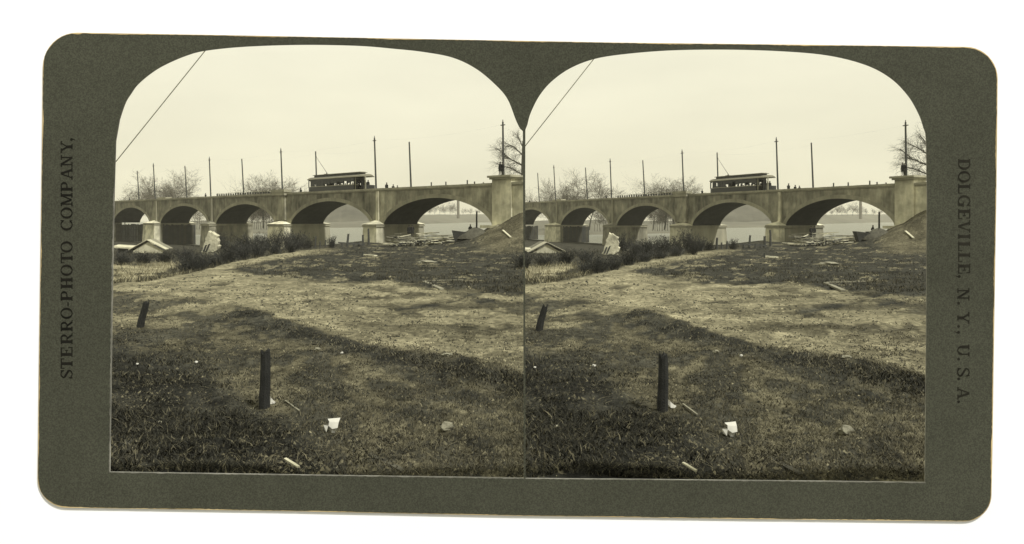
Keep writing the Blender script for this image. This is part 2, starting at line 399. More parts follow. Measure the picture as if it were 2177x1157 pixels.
# ------------------------------------------------------------------ bridge
ARCH = [(241, 318, 279, 441.5, 473.5), (341.5, 442, 391, 438, 475), (459.5, 585, 523, 434.3, 476.5), (619, 788, 702, 428, 476), (816, 1046, 924, 421, 477.5)]
def make_bridge(side):
    mw = bmat(side); root = empty('stone_bridge', mat=mw)
    tag(root, f'long pale masonry bridge of five arches over a river in the {side} print', 'bridge')
    cut = None
    if side == 'left':                              # its landward end is finished on the skew
        inv = mw.inverted(); k = (1113.2 - CX) / F
        cut = (inv @ Vector((0, 0, 0)), inv.to_3x3() @ Vector((1, -k, 0)))
    B = lambda mb, name, m, par=root, smooth=False: mb.build(name, m, par, smooth, cut)
    S = lambda u, v=430, t=0.0: smap(side, u, v, t)
    sEnd = S(1113 if side == 'left' else 1150)
    sFar = S(205 if side == 'left' else 216)
    bounds = [sFar, S(330.5), S(450.5), S(601), S(801), S(1047.5)]
    zc = ZT - 0.5
    arcs = []
    for i, (ul, ur, uc, vc, vs) in enumerate(ARCH):
        a, b = S(ul, vs), S(ur, vs); zl, zr = zmap(side, ul, vs), zmap(side, ur, vs); zt = zmap(side, uc, vc)
        zm = 0.5 * (zl + zr); N = 36
        ss = [a + (b - a) * (0.5 - 0.5 * math.cos(math.pi * j / N)) for j in range(N + 1)]
        def zf(s, a=a, b=b, zl=zl, zr=zr, zt=zt, zm=zm):
            x = (s - a) / (b - a); return zl + (zr - zl) * x + (zt - zm) * max(0.0, 1 - (2 * x - 1) ** 2) ** 0.66
        zz = [zf(s) for s in ss]; arcs.append((a, b, zl, zr, ss, zz))
        # spandrel wall, front and back skins
        m = MB(); L = [bounds[i]] + ss + [bounds[i + 1]]; Zl = [zl] + zz + [zr]
        for t in (0.0, WD):
            m.grid([[(s, t, z) for s, z in zip(L, Zl)], [(s, t, zc) for s in L]])
        m.add([(L[0], 0, zl), (ss[0], 0, zl), (ss[0], WD, zl), (L[0], WD, zl)], [(0, 1, 2, 3)])
        m.add([(L[-1], 0, zr), (ss[-1], 0, zr), (ss[-1], WD, zr), (L[-1], WD, zr)], [(0, 1, 2, 3)])
        B(m, 'spandrel_wall', M['concrete'] if i == 4 else M['stained'])
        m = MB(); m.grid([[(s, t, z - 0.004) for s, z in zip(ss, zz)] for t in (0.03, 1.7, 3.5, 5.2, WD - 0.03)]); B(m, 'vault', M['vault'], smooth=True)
        # arch ring standing a little proud of the wall
        for t0, t1 in ((-0.07, 0.02), (WD - 0.02, WD + 0.07)):
            m = MB(); inn, outp = [], []
            for j, (s, z) in enumerate(zip(ss, zz)):
                j0, j1 = max(0, j - 1), min(N, j + 1); d = Vector((ss[j1] - ss[j0], zz[j1] - zz[j0])).normalized()
                wd = 0.62
                outp.append((min(max(s - d.y * wd, bounds[i] + 0.02), bounds[i + 1] - 0.02), z + d.x * wd)); inn.append((s, z))
            m.grid([[(s, t0, z) for s, z in inn], [(s, t0, z) for s, z in outp], [(s, t1, z) for s, z in outp], [(s, t1, z) for s, z in inn], [(s, t0, z) for s, z in inn]])
            B(m, 'arch_ring', M['ring'])
        # coping stones, one length per bay with fine joints
        nst = max(6, int((bounds[i + 1] - bounds[i]) / 2.2)); d = (bounds[i + 1] - bounds[i]) / nst
        for q in range(nst):
            m = MB(); x0, x1 = bounds[i] + q * d + 0.012, bounds[i] + (q + 1) * d - 0.012; dz = random.uniform(-0.012, 0.012)
            m.box(x0, x1, -0.22, 0.42, zc + 0.16, ZT + dz); m.box(x0, x1, -0.10, 0.40, zc + 0.002, zc + 0.158)
            B(m, 'coping_stone', M['coping'])
    if side == 'left':                              # the approach beyond the last arch
        m = MB(); m.box(sFar - 75, sFar - 0.004, 0.0, WD, -5, zc); B(m, 'approach_wall', M['stained'])
        m = MB(); m.box(sFar - 75, sFar - 0.02, -0.22, WD + 0.2, zc + 0.002, ZT); B(m, 'approach_coping', M['coping'])
    # string of the rear parapet and the deck between
    m = MB(); m.box(sFar, sEnd, WD - 0.42, WD + 0.2, zc + 0.002, ZT); B(m, 'rear_parapet', M['coping'])
    m = MB(); m.box(sFar, sEnd, 0.425, WD - 0.43, ZT - 1.3, ZT - 0.9); B(m, 'deck', M['deck'])
    for q, t in enumerate((2.7, 4.1)):
        m = MB(); m.box(sFar, sEnd, t - 0.04, t + 0.04, ZT - 0.898, ZT - 0.80); B(m, 'rail', M['iron'])
    # piers with cutwaters
    for i in range(5):
        if i == 4: break
        a0 = arcs[i][1]; b0 = arcs[i + 1][0]; z = 0.5 * (arcs[i][3] + arcs[i + 1][2]) - 0.02
        zb = -4.0; c = 0.5 * (a0 + b0); hw = 0.5 * (b0 - a0); bt = 0.10 * (z - zb) * 0.45
        P = MB(); y0, y1 = -1.5, WD + 1.5; zt_ = z - 0.42
        P.add([(c - hw - bt, y0 - bt, zb), (c + hw + bt, y0 - bt, zb), (c + hw + bt, y1 + bt, zb), (c - hw - bt, y1 + bt, zb),
               (c - hw, y0, zt_), (c + hw, y0, zt_), (c + hw, y1, zt_), (c - hw, y1, zt_)],
              [(0, 3, 2, 1), (4, 5, 6, 7), (0, 1, 5, 4), (1, 2, 6, 5), (2, 3, 7, 6), (3, 0, 4, 7)])
        p = B(P, 'pier', M['stained'] if i == 1 else M['pierside'])
        n_ = MB(); q = 0.012; n_.add([(c - hw - bt - q, y0 - bt - q, zb), (c + hw + bt + q, y0 - bt - q, zb), (c + hw + bt + q, y0 + 1.2, zb), (c - hw - bt - q, y0 + 1.2, zb),
               (c - hw - q, y0 - q, zt_ - 0.003), (c + hw + q, y0 - q, zt_ - 0.003), (c + hw + q, y0 + 1.2, zt_ - 0.003), (c - hw - q, y0 + 1.2, zt_ - 0.003)],
              [(0, 3, 2, 1), (4, 5, 6, 7), (0, 1, 5, 4), (1, 2, 6, 5), (2, 3, 7, 6), (3, 0, 4, 7)])
        B(n_, 'cutwater', M['stained'] if i == 1 else M['pale'], p)
        k = MB(); k.box(c - hw - 0.16, c + hw + 0.16, y0 - 0.16, y1 + 0.16, zt_, z - 0.16); k.box(c - hw - 0.08, c + hw + 0.08, y0 - 0.08, y1 + 0.08, z - 0.158, z - 0.004); B(k, 'pier_cap', M['pierside'], p)
        for (ya, yb) in ((y0 - 0.22, -0.02), (WD + 0.02, y1 + 0.22)):
            k = MB(); x0, x1 = c - hw - 0.22, c + hw + 0.22; ap = (-0.06 if ya < 0 else WD + 0.06)
            if ya < 0: front, back = ya, yb
            else: front, back = yb, ya
            k.add([(x0, front, z), (x1, front, z), (x1, back, z), (x0, back, z), (c - 0.15, ap, z + 0.72), (c + 0.15, ap, z + 0.72)],
                  [(0, 1, 5, 4), (1, 2, 5), (2, 3, 4, 5), (3, 0, 4), (0, 3, 2, 1)])
            B(k, 'cutwater_cap', M['stained'] if i == 1 else M['pale'], p)
        # pilaster strip up to the coping
        if i == 2:
            m = MB(); m.box(S(586.5), S(609.5), -0.45, -0.003, z + 0.72, zc); B(m, 'pilaster', M['concrete'])
            m = MB(); m.box(S(584.5), S(611.5), -0.75, 0.6, zc + 0.001, ZT + 0.12); m.box(S(583.5), S(612.5), -0.85, 0.7, ZT + 0.122, ZT + 0.62); B(m, 'refuge_block', M['coping'])
        else:
            m = MB(); wpx = (1.3, 1.3, 0, 2.6)[i]; uu = (333.5, 451.5, 0, 804.5)[i]
            m.box(S(uu - wpx), S(uu + wpx), -0.30, -0.003, z + 0.1, zc - 0.002); B(m, 'pilaster', M['ring'] if i < 2 else M['pale'])
    m = MB(); m.box(S(287), S(304), WD - 1.3, WD + 0.3, ZT, ZT + 0.75); B(m, 'refuge_block', M['coping'])
    # abutment pedestal, its moulded cap, footing and the wing wall
    s0, s1 = S(1048.5), S(1089); zs = arcs[4][3]
    m = MB(); m.box(s0, s1, -0.25, 2.2, -3, ZT + 0.45); B(m, 'abutment_pedestal', M['pale'])
    m = MB(); m.box(s0 - 0.2, s1 + 0.2, -.6, 2.4, ZT + 0.452, ZT + 0.70); m.box(s0 - 0.42, s1 + 0.42, -.82, 2.6, ZT + 0.702, ZT + 0.98); B(m, 'pedestal_cap', M['coping'])
    m = MB(); m.box(S(1033), S(1070), -1.2, WD, zs - 0.5, zs - 0.1); B(m, 'footing', M['pale'])
    m = MB(); m.box(bounds[5], s0 - 0.003, 0.5, WD, -3, zc - 0.01); B(m, 'abutment', M['concrete'])
    m = MB(); m.box(s1 + 0.003, sEnd + 3, 0.0, 1.0, -3, zc); B(m, 'wing_wall', M['pale'])
    m = MB(); m.box(s1 + 0.003, sEnd + 3, -0.22, 1.1, zc + 0.16, ZT); m.box(s1 + 0.003, sEnd + 3, -0.10, 1.0, zc + 0.002, zc + 0.158); B(m, 'wing_coping', M['coping'])
    return root, arcs

# ------------------------------------------------------------------ people
BODY = {}
def body_mesh(pose):
    if pose in BODY: return BODY[pose]
    J = {'pel': (0, 0, .93), 'bel': (0, .01, 1.08), 'che': (0, .015, 1.30), 'nk': (0, .0, 1.50), 'hd0': (0, -.015, 1.58), 'hd1': (0, -.02, 1.70)}
    rad = {'pel': .175, 'bel': .17, 'che': .195, 'nk': .072, 'hd0': .108, 'hd1': .115}
    E = [('pel', 'bel'), ('bel', 'che'), ('che', 'nk'), ('nk', 'hd0'), ('hd0', 'hd1')]
    for sg, k in ((-1, 'l'), (1, 'r')):
        ph = {'walk': sg * 1.0}.get(pose, 0.0)
        sit = pose == 'sit'
        J['hip' + k] = (sg * .10, 0, .90); rad['hip' + k] = .10
        J['kn' + k] = (sg * .11, -.40, .88) if sit else (sg * .10, -.03 - .12 * ph, .50); rad['kn' + k] = .068
        J['an' + k] = (sg * .11, -.42, .48) if sit else (sg * .11, .02 - .22 * ph + (.05 if ph < 0 else 0), .09); rad['an' + k] = .05
        J['to' + k] = (J['an' + k][0] + sg * .03, J['an' + k][1] - .17, J['an' + k][2] - .05); rad['to' + k] = .038
        J['sh' + k] = (sg * .19, .01, 1.40); rad['sh' + k] = .075
        if pose == 'pocket': el_, wr, fi = (sg * .30, .05, 1.15), (sg * .22, -.07, .98), (sg * .19, -.10, .94)
        elif sit: el_, wr, fi = (sg * .25, -.03, 1.15), (sg * .18, -.25, 1.05), (sg * .15, -.32, 1.03)
        elif pose == 'lean': el_, wr, fi = (sg * .25, -.10, 1.18), (sg * .22, -.34, 1.12), (sg * .2, -.42, 1.10)
        else: el_, wr, fi = (sg * .25, .03 + .1 * ph, 1.14), (sg * .26, -.05 + .2 * ph, .90), (sg * .255, -.08 + .22 * ph, .80)
        J['el' + k], J['wr' + k], J['fi' + k] = el_, wr, fi
        rad['el' + k], rad['wr' + k], rad['fi' + k] = .052, .036, .03
        E += [('pel', 'hip' + k), ('hip' + k, 'kn' + k), ('kn' + k, 'an' + k), ('an' + k, 'to' + k), ('che', 'sh' + k), ('sh' + k, 'el' + k), ('el' + k, 'wr' + k), ('wr' + k, 'fi' + k)]
    names = list(J); me = bpy.data.meshes.new('tmp')
    me.from_pydata([J[n] for n in names], [(names.index(a), names.index(b)) for a, b in E], [])
    o = bpy.data.objects.new('tmp', me); COL.objects.link(o)
    md = o.modifiers.new('s', 'SKIN'); md.use_smooth_shade = True
    for n_, sv in zip(names, me.skin_vertices[0].data): sv.radius = (rad[n_], rad[n_]); sv.use_root = n_ == 'pel'
    o.modifiers.new('d', 'SUBSURF').levels = 1
    dg = bpy.context.evaluated_depsgraph_get(); r = bpy.data.meshes.new_from_object(o.evaluated_get(dg))
    bpy.data.objects.remove(o); r.name = 'person_body'
    r.materials.clear()
    for k in ('dark', 'skin', 'greyc'): r.materials.append(M[k])
    for p in r.polygons:
        c = p.center; hand = any((c - Vector(J['fi' + k])).length < .07 for k in 'lr')
        p.material_index = 1 if (c.z > 1.51 or hand) else (2 if c.z < .88 and pose != 'sit' else 0)
    BODY[pose] = r; return r
def hat_mesh(kind):
    k = 'hat' + kind
    if k in BODY: return BODY[k]
    m = MB(); prof = [(.0, 1.80), (.07, 1.795), (.095, 1.76), (.10, 1.70), (.155 if kind == 'brim' else .105, 1.695), (.155 if kind == 'brim' else .10, 1.68)]
    n = 12; m.grid([[(r * math.cos(2 * math.pi * j / n), r * math.sin(2 * math.pi * j / n) - .02, z) for j in range(n + 1)] for r, z in prof])
    if kind == 'cap': m.add([(-.08, -.10, 1.70), (.08, -.10, 1.70), (.06, -.19, 1.68), (-.06, -.19, 1.68)], [(0, 1, 2, 3)])
    BODY[k] = m.mesh('hat', M['dark'], True); return BODY[k]
def coat_mesh():
    if 'coat' not in BODY:
        m = MB(); n = 14; prof = [(.0, 1.47, .10), (.06, 1.44, .19), (.30, 1.20, .20), (.50, 1.02, .19), (.75, .80, .215), (1.0, .56, .245)]
        m.grid([[(r * 1.12 * math.cos(2 * math.pi * j / n), r * .80 * math.sin(2 * math.pi * j / n) + .01, z + (.012 * math.sin(j * 2.3) if q == 1.0 else 0)) for j in range(n + 1)] for q, z, r in prof])
        BODY['coat'] = m.mesh('coat', M['dark'], True)
    return BODY['coat']
def face_mesh():
    if 'nose' not in BODY:
        m = MB(); m.add([(0, -.105, 1.655), (-.016, -.098, 1.615), (.016, -.098, 1.615), (0, -.13, 1.617)], [(0, 1, 3), (0, 3, 2), (1, 2, 3)])
        BODY['nose'] = m.mesh('nose', M['skin'])
    return BODY['nose']
def person(loc, rz, pose, label, group=None, hat='brim', scale=1.0):
    o = empty('person', loc, rz); o.scale = (scale,) * 3
    tag(o, label, 'person', group)
    if pose in ('stand', 'pocket', 'walk'): obj('coat', coat_mesh(), o)
    obj('body', body_mesh(pose), o); obj('hat', hat_mesh(hat), o); obj('nose', face_mesh(), o)
    return o
def onbridge(side, u, t, z, v=420):
    B = BR[side]; s = smap(side, u, v, t); p = B['a'] + B['n'] * t + B['e'] * s
    return Vector((p.x, p.y, z))

# ------------------------------------------------------------------ tram
def make_tram(side):
    tn = 2.25; s0, s1 = smap(side, 658.5, 395, 3.2), smap(side, 797, 390, 4.1); L = s1 - s0
    zr = ZT - 0.80
    root = empty('tram', mat=bmat(side, s0, 3.4, zr))
    tag(root, f'dark electric tram car crossing the bridge in the {side} print', 'tram')
    root.scale = (1, 1, 1.05)
    hw = 1.15; xa, xb = L * 0.10, L * 0.815
    B = lambda mb, name, m, par=root: mb.build(name, m, par)
    m = MB(); m.box(0.3, L - 0.3, -0.95, 0.95, 0.62, 0.80); B(m, 'underframe', M['iron'])
    for c in (L * 0.22, L * 0.78):
        m = MB(); m.box(c - 1.2, c + 1.2, -0.8, 0.8, 0.34, 0.55); tr = B(m, 'truck', M['iron'])
        for dx in (-0.75, 0.75):
            for y in (-0.73, 0.73):
                w_ = MB(); w_.tube((c + dx, y - 0.06, 0.40), (c + dx, y + 0.06, 0.40), 0.395, 0.395, 18); w_.tube((c + dx, y - 0.12, 0.40), (c + dx, y + 0.12, 0.40), 0.09, 0.09, 8); B(w_, 'wheel', M['iron'], tr)
    for y in (-hw, hw):
        q = 1 if y > 0 else -1
        m = MB(); m.box(xa, xb, y - 0.05, y + 0.05, 0.80, 1.72); B(m, 'side_panel', M['tram'])
        m = MB(); m.box(xa, xb, y - 0.075, y + 0.075, 1.722, 1.80); B(m, 'belt_rail', M['tramtrim'])
        m = MB(); m.box(xa, xb, y - 0.05, y + 0.05, 2.72, 3.05); B(m, 'letter_board', M['tram'])
        n = 13; d = (xb - xa) / n
        for i in range(n + 1):
            m = MB(); x = xa + i * d; m.box(x - 0.06, x + 0.06, y - 0.05, y + 0.05, 1.80, 2.72); B(m, 'window_post', M['tram'])
        for i in range(n):
            if i in (0, 2, 3):                   # dark panels added at the front end, standing for the dim interior
                m = MB(); x = xa + i * d; m.box(x + 0.06, x + d - 0.06, y - 0.02, y + 0.02, 1.80, 2.72); B(m, 'dim_interior_panel', M['tram'])
            elif random.random() < 0.85:
                m = MB(); x = xa + i * d; m.box(x + 0.06, x + d - 0.06, y - 0.02, y + 0.02, 2.72 - random.choice((.3, .45, .6)), 2.72); B(m, 'dim_interior_panel', M['tram'])  # part-height dark panels, added to make the tram interior look darker
    for x in (xa, xb):
        m = MB(); m.box(x - 0.04, x + 0.04, -1.1, -0.4, 0.80, 3.05); m.box(x - 0.04, x + 0.04, 0.4, 1.1, 0.80, 3.05); m.box(x - 0.04, x + 0.04, -0.4, 0.4, 2.75, 3.05); B(m, 'bulkhead', M['tram'])
    # front platform with a rounded dash and posts
    m = MB(); arc = [(xa - (xa - 0.05) * math.sin(a), -hw * math.cos(a)) for a in [math.pi * i / 14 for i in range(15)]]
    m.grid([[(x, y, 0.55) for x, y in arc], [(x, y, 1.72) for x, y in arc]]); m.add([(x, y, 0.8) for x, y in arc], [tuple(range(15))]); B(m, 'front_dash', M['tram'])
    for i in (2, 4, 10, 12):
        x, y = arc[i]; m = MB(); m.tube((x, y, 1.7), (x, y, 3.06), 0.06, 0.06, 6); B(m, 'platform_post', M['tram'])
    m = MB(); m.tube((-0.02, 0, 3.02), (-0.22, 0, 3.02), 0.20, 0.15, 12); B(m, 'headlight', M['iron'])
    m = MB(); m.tube((0.25, -0.3, 0.45), (-0.45, -0.3, 0.18), 0.04, 0.04); m.tube((0.25, 0.3, 0.45), (-0.45, 0.3, 0.18), 0.04, 0.04); m.box(-0.5, -0.42, -0.9, 0.9, 0.12, 0.26); B(m, 'fender', M['iron'])
    # open rear platform
    m = MB(); m.box(xb, L - 0.1, -hw, hw, 0.66, 0.80); B(m, 'platform_floor', M['tram'])
    for x in (xb + 0.35, L - 0.18):
        for y in (-hw + 0.05, hw - 0.05):
            m = MB(); m.tube((x, y, 0.80), (x, y, 3.05), 0.055, 0.055, 6); B(m, 'platform_post', M['tramtrim'])
    m = MB(); m.tube((L - 0.45, -hw + 0.05, 0.8), (L - 0.45, -hw + 0.05, 3.05), 0.04, 0.04, 6); B(m, 'platform_post', M['tramtrim'])
    m = MB(); arc = [(L - 0.75 + 0.7 * math.sin(a), -hw * math.cos(a)) for a in [math.pi * i / 10 for i in range(11)]]
    m.grid([[(x, y, 0.6) for x, y in arc], [(x, y, 1.62) for x, y in arc]]); B(m, 'rear_dash', M['tram'])
    m = MB(); m.tube((xb + 0.35, -hw, 1.68), (xb + 1.3, -hw, 1.68), 0.035, 0.035, 6); B(m, 'handrail', M['tramtrim'])
    m = MB(); m.box(xb + 0.4, xb + 1.2, -hw - 0.3, -hw, 0.36, 0.42); B(m, 'step', M['woodd'])
    # roof: rounded lower deck and raised clerestory
    m = MB(); N = 20; ring = []
    xs = [-0.05 + (L + 0.02) * i / N for i in range(N + 1)]
    for x in xs:
        e_ = min(1.0, math.sqrt(max(0.0, 1 - max(0.0, (1.2 - x - 0.05) / 1.25, (x - (L - 1.25)) / 1.25) ** 2)) + 0.02)
        W_ = (hw + 0.18) * max(0.25, e_); hgt = 0.40 * e_
        ring.append([(x, -W_, 3.02), (x, -W_ * 0.99, 3.12), (x, -W_ * 0.72, 3.12 + hgt * .6), (x, -W_ * 0.35, 3.12 + hgt * .95), (x, W_ * 0.35, 3.12 + hgt * .95), (x, W_ * 0.72, 3.12 + hgt * .6), (x, W_ * 0.99, 3.12), (x, W_, 3.02)])
    m.grid(ring); m.grid([[r[0] for r in ring], [r[-1] for r in ring]]); m.add(ring[0], [tuple(range(8))]); m.add(ring[-1], [tuple(range(8))]); roof = B(m, 'roof', M['tramroof'])
    for y in (-1, 1):
        m = MB(); m.box(1.0, L - 1.05, y * (hw + 0.2) - 0.035, y * (hw + 0.2) + 0.035, 3.03, 3.14); B(m, 'eave_moulding', M['tramtrim'], roof)
    x0, x1 = L * 0.105, L * 0.875
    m = MB(); m.box(x0 + 0.2, x1 - 0.2, -0.62, 0.62, 3.40, 3.78); cl_ = B(m, 'clerestory', M['tram'])
    n = 11
    for i in range(n):
        for y in (-0.63, 0.63):
            m = MB(); x = x0 + 0.35 + i * (x1 - x0 - 0.7) / n; m.box(x, x + 0.5 * (x1 - x0) / n, y - 0.012, y + 0.012, 3.54, 3.70); B(m, 'clerestory_pane', M['iron'], cl_)
    m = MB(); m.box(x0 - 0.1, x1 + 0.15, -0.80, 0.80, 3.782, 3.86); m.box(x0 + 0.1, x1 - 0.05, -0.55, 0.55, 3.862, 3.93); B(m, 'clerestory_roof', M['tramroof'])
    # trolley pole reaching up to the wire
    bx_ = L * 0.285
    m = MB(); m.box(bx_ - 0.5, bx_ + 0.45, -0.28, 0.28, 3.932, 4.02); m.tube((bx_, 0, 4.0), (bx_, 0, 4.28), 0.14, 0.07, 8); B(m, 'trolley_base', M['iron'])
    tip = bmat(side, s0, 3.4, zr).inverted() @ onbridge(side, 672.5, 3.4, zmap(side, 672.5, 338.5, 3.4), 340)
    m = MB(); m.tube((bx_, 0, 4.24), tip, 0.045, 0.025, 5); tp = B(m, 'trolley_pole', M['iron'])
    m = MB(); m.tube(tip + Vector((0, -0.03, 0.05)), tip + Vector((0, 0.03, 0.05)), 0.09, 0.09, 8); B(m, 'trolley_wheel', M['iron'], tp)
    m = MB()
    for i in range(9):
        x = xa + 0.5 + i * (xb - xa - 0.8) / 9; m.box(x, x + 0.42, -1.0, -0.3, 0.801, 1.25); m.box(x, x + 0.42, 0.3, 1.0, 0.801, 1.25)
    B(m, 'seats', M['woodd'])
    # travellers
    mw = bmat(side, s0, 3.4, 0)
    ez = math.atan2(BR[side]['e'].y, BR[side]['e'].x)
    rnd = random.Random(4)
    for i in range(20):
        x = xa + 0.5 + (i % 10) * (xb - xa - .6) / 10 + rnd.uniform(0, .3) + (0.2 if i > 9 else 0); y = -0.6 if i < 10 else 0.6
        p = mw @ Vector((x, y, 0)); p.z = zr + 0.80 - 0.38 + rnd.uniform(-.03, .16)
        person(p, ez - math.pi / 2 + rnd.uniform(-.4, .4), 'sit', f'dark seated passenger showing through the tram windows in the {side} print', f'seated tram passengers in the {side} print', rnd.choice(('brim', 'cap')))
    for x, y, lb, rz in ((xb + 0.75, -0.55, 'passenger at the rear platform step of the tram', -.6), (xb + 1.15, 0.45, 'passenger standing deep inside the rear platform of the tram', .7), (L - 0.75, -0.2, 'passenger leaning on the rear end of the tram', 1.2)):
        p = mw @ Vector((x, y, 0)); p.z = zr + 0.80; person(p, ez + rz, 'stand', f'{lb} in the {side} print')
    p = mw @ Vector((xa * 0.42, -0.1, 0)); p.z = zr + 0.80
    person(p, ez - math.pi / 2, 'lean', f'tram driver standing at the front of the tram in the {side} print', hat='cap')
    return root

# ------------------------------------------------------------------ poles, wires, railing
POLES = [(292, 364, 296, 422, 1), (326, 349, 330.5, 422, 0), (393, 353, 398, 418, 1), (445, 336, 448.5, 416, 0), (514, 338, 519, 412, 1),
         (597, 318, 601, 401, 0), (671, 322, 674, 404, 1), (796, 293, 800, 400, 0), (870, 302, 874.5, 397, 1), (1069, 259, 1070.5, 374, 0)]
PL = ['bare thin pole farthest along the bridge, above its end arch', 'crossarm pole above the pier beside the shed roof', 'bare pole standing among the bare tree crowns', 'pole with crossarm beside the walking figure on the parapet',
      'bare pole behind the row of small stakes', 'pole with crossarm behind the refuge block', 'bare pole behind the tram front', 'pole with crossarm at the tram rear end', 'tall bare pole on the open deck right of the tram', 'tall pole with crossarm behind the two men on the pedestal']
def make_poles(side):
    tops = []
    for (ut, vt, ub, vb, far), lb in zip(POLES, PL):
        t = WD - 0.75 if far else 0.72
        base = onbridge(side, ub, t, ZT - 0.9, vb); top = onbridge(side, ut, t, zmap(side, ut, vt, t), vt)
        if side == 'left' and ub > 1060: base = onbridge(side, ub, 1.2, ZT + 0.98, vb); top = onbridge(side, ut, 1.2, zmap(side, ut, vt, 1.2), vt)
        elif ub > 1060: base = onbridge(side, ub, 1.2, ZT + 0.98, vb); top = onbridge(side, ut, 1.2, zmap(side, ut, vt, 1.2), vt)
        o = empty('trolley_pole_post', base); tag(o, f'{lb} in the {side} print', 'pole', f'poles along the bridge in the {side} print')
        d = top - base; m = MB(); m.tube((0, 0, 0), d * 0.5, 0.17, 0.145, 8); m.tube(d * 0.5, d, 0.145, 0.12, 8); m.build('shaft', M['pole'], o)
        if not far:
            e = BR[side]['e'] * 0.42; m = MB(); q = d * 0.985 - Vector((0, 0, 0.35)); m.obox(q + Vector((0, 0, 0)), e, BR[side]['n'] * 0.05, (0, 0, 0.06)); m.build('crossarm', M['pole'], o)
            m = MB(); m.tube(d, d + Vector((0, 0, 0.28)), 0.05, 0.07, 6); m.build('insulator', M['iron'], o)
        tops.append((top, far))
    for fl, nm in ((0, 'crossarm poles'), (1, 'bare poles')):
        ps = [t for t, f in tops if f == fl]
        m = MB()
        for a, b in zip(ps, ps[1:]):
            a, b = a - Vector((0, 0, 0.4)), b - Vector((0, 0, 0.4)); prev = a
            for i in range(1, 9):
                q = i / 8; p = a.lerp(b, q) - Vector((0, 0, 1.1 * 4 * q * (1 - q) * 0.5)); m.tube(prev, p, 0.0035, 0.0035, 3, False); prev = p
        tag(m.build('overhead_wire', M['iron']), f'faint thin overhead wire strung between the {nm} in the {side} print', 'wire')
    # row of stakes under a light rail, above the third arch
    o = empty('low_railing', mat=bmat(side)); tag(o, f'row of small dark stakes under a thin rail on the bridge in the {side} print', 'railing')
    t = 1.6; a, b = smap(side, 462, 412, t), smap(side, 583, 408, t); n = 24
    for i in range(n):
        s = a + (b - a) * i / (n - 1); m = MB(); m.box(s - 0.16, s + 0.16, t - 0.1, t + 0.1, ZT - 0.9, ZT + 0.55 + random.uniform(-.08, .06)); m.build('stake', M['woodd'], o)
    m = MB(); m.box(a - 0.2, b + 0.2, t - 0.14, t + 0.14, ZT + 0.62, ZT + 0.67); m.build('rail', M['woodp'], o)
    for u, v, lb in ((917, 387.5, 'short thin stake on the parapet over the big arch'), (948, 386.5, 'short stake standing past the crown of the big arch'), (993.5, 383, 'taller short stake nearer the pedestal')):
        p = onbridge(side, u, 0.8, ZT - 0.9, v); m = MB(); z = zmap(side, u, v, 0.8) - p.z; m.tube((0, 0, 0), (0, 0, z), 0.12, 0.10, 6); q = m.build('short_stake', M['pole']); q.location = p
        tag(q, f'{lb} in the {side} print', 'stake', f'short stakes on the parapet in the {side} print')

def bridge_people(side):
    e = BR[side]['e']; ez = math.atan2(e.y, e.x); zd = ZT - 0.9
    P = lambda u, t, rz, pose, lb, z=zd, **k: person(onbridge(side, u, t, z), ez + rz, pose, f'{lb} in the {side} print', **k)
    P(437, 1.3, -1.2, 'walk', 'small dark figure behind the parapet beside the fourth pole')
    P(275, 1.3, -.8, 'stand', 'tiny dark figure at the far end of the bridge')
    P(639.5, 1.5, -1.5, 'walk', 'man walking on the bridge just ahead of the tram')
    P(822, 1.3, 1.2, 'walk', 'man in dark coat behind the parapet just past the tram', scale=1.06)
    P(836, 4.6, 1.2, 'walk', 'smaller figure following the man past the tram')
    P(845, 6.2, 0.4, 'stand', 'faint head just above the parapet past the tram', scale=0.95)
    P(1009, 1.6, 0.2, 'lean', 'hatted figure bent over the parapet near the pedestal', z=zd - 0.45)
    P(1028, 2.6, 0.2, 'stand', 'small hatted head beside the abutment pedestal', z=zd - 0.55)
    P(1063.5, -0.5, 0.15, 'stand', 'man in front standing on the abutment pedestal cap', z=ZT + 0.98, scale=1.04)
    P(1068.2, -0.35, -0.25, 'pocket', 'man standing half behind his companion on the pedestal cap', z=ZT + 0.98, hat='cap')

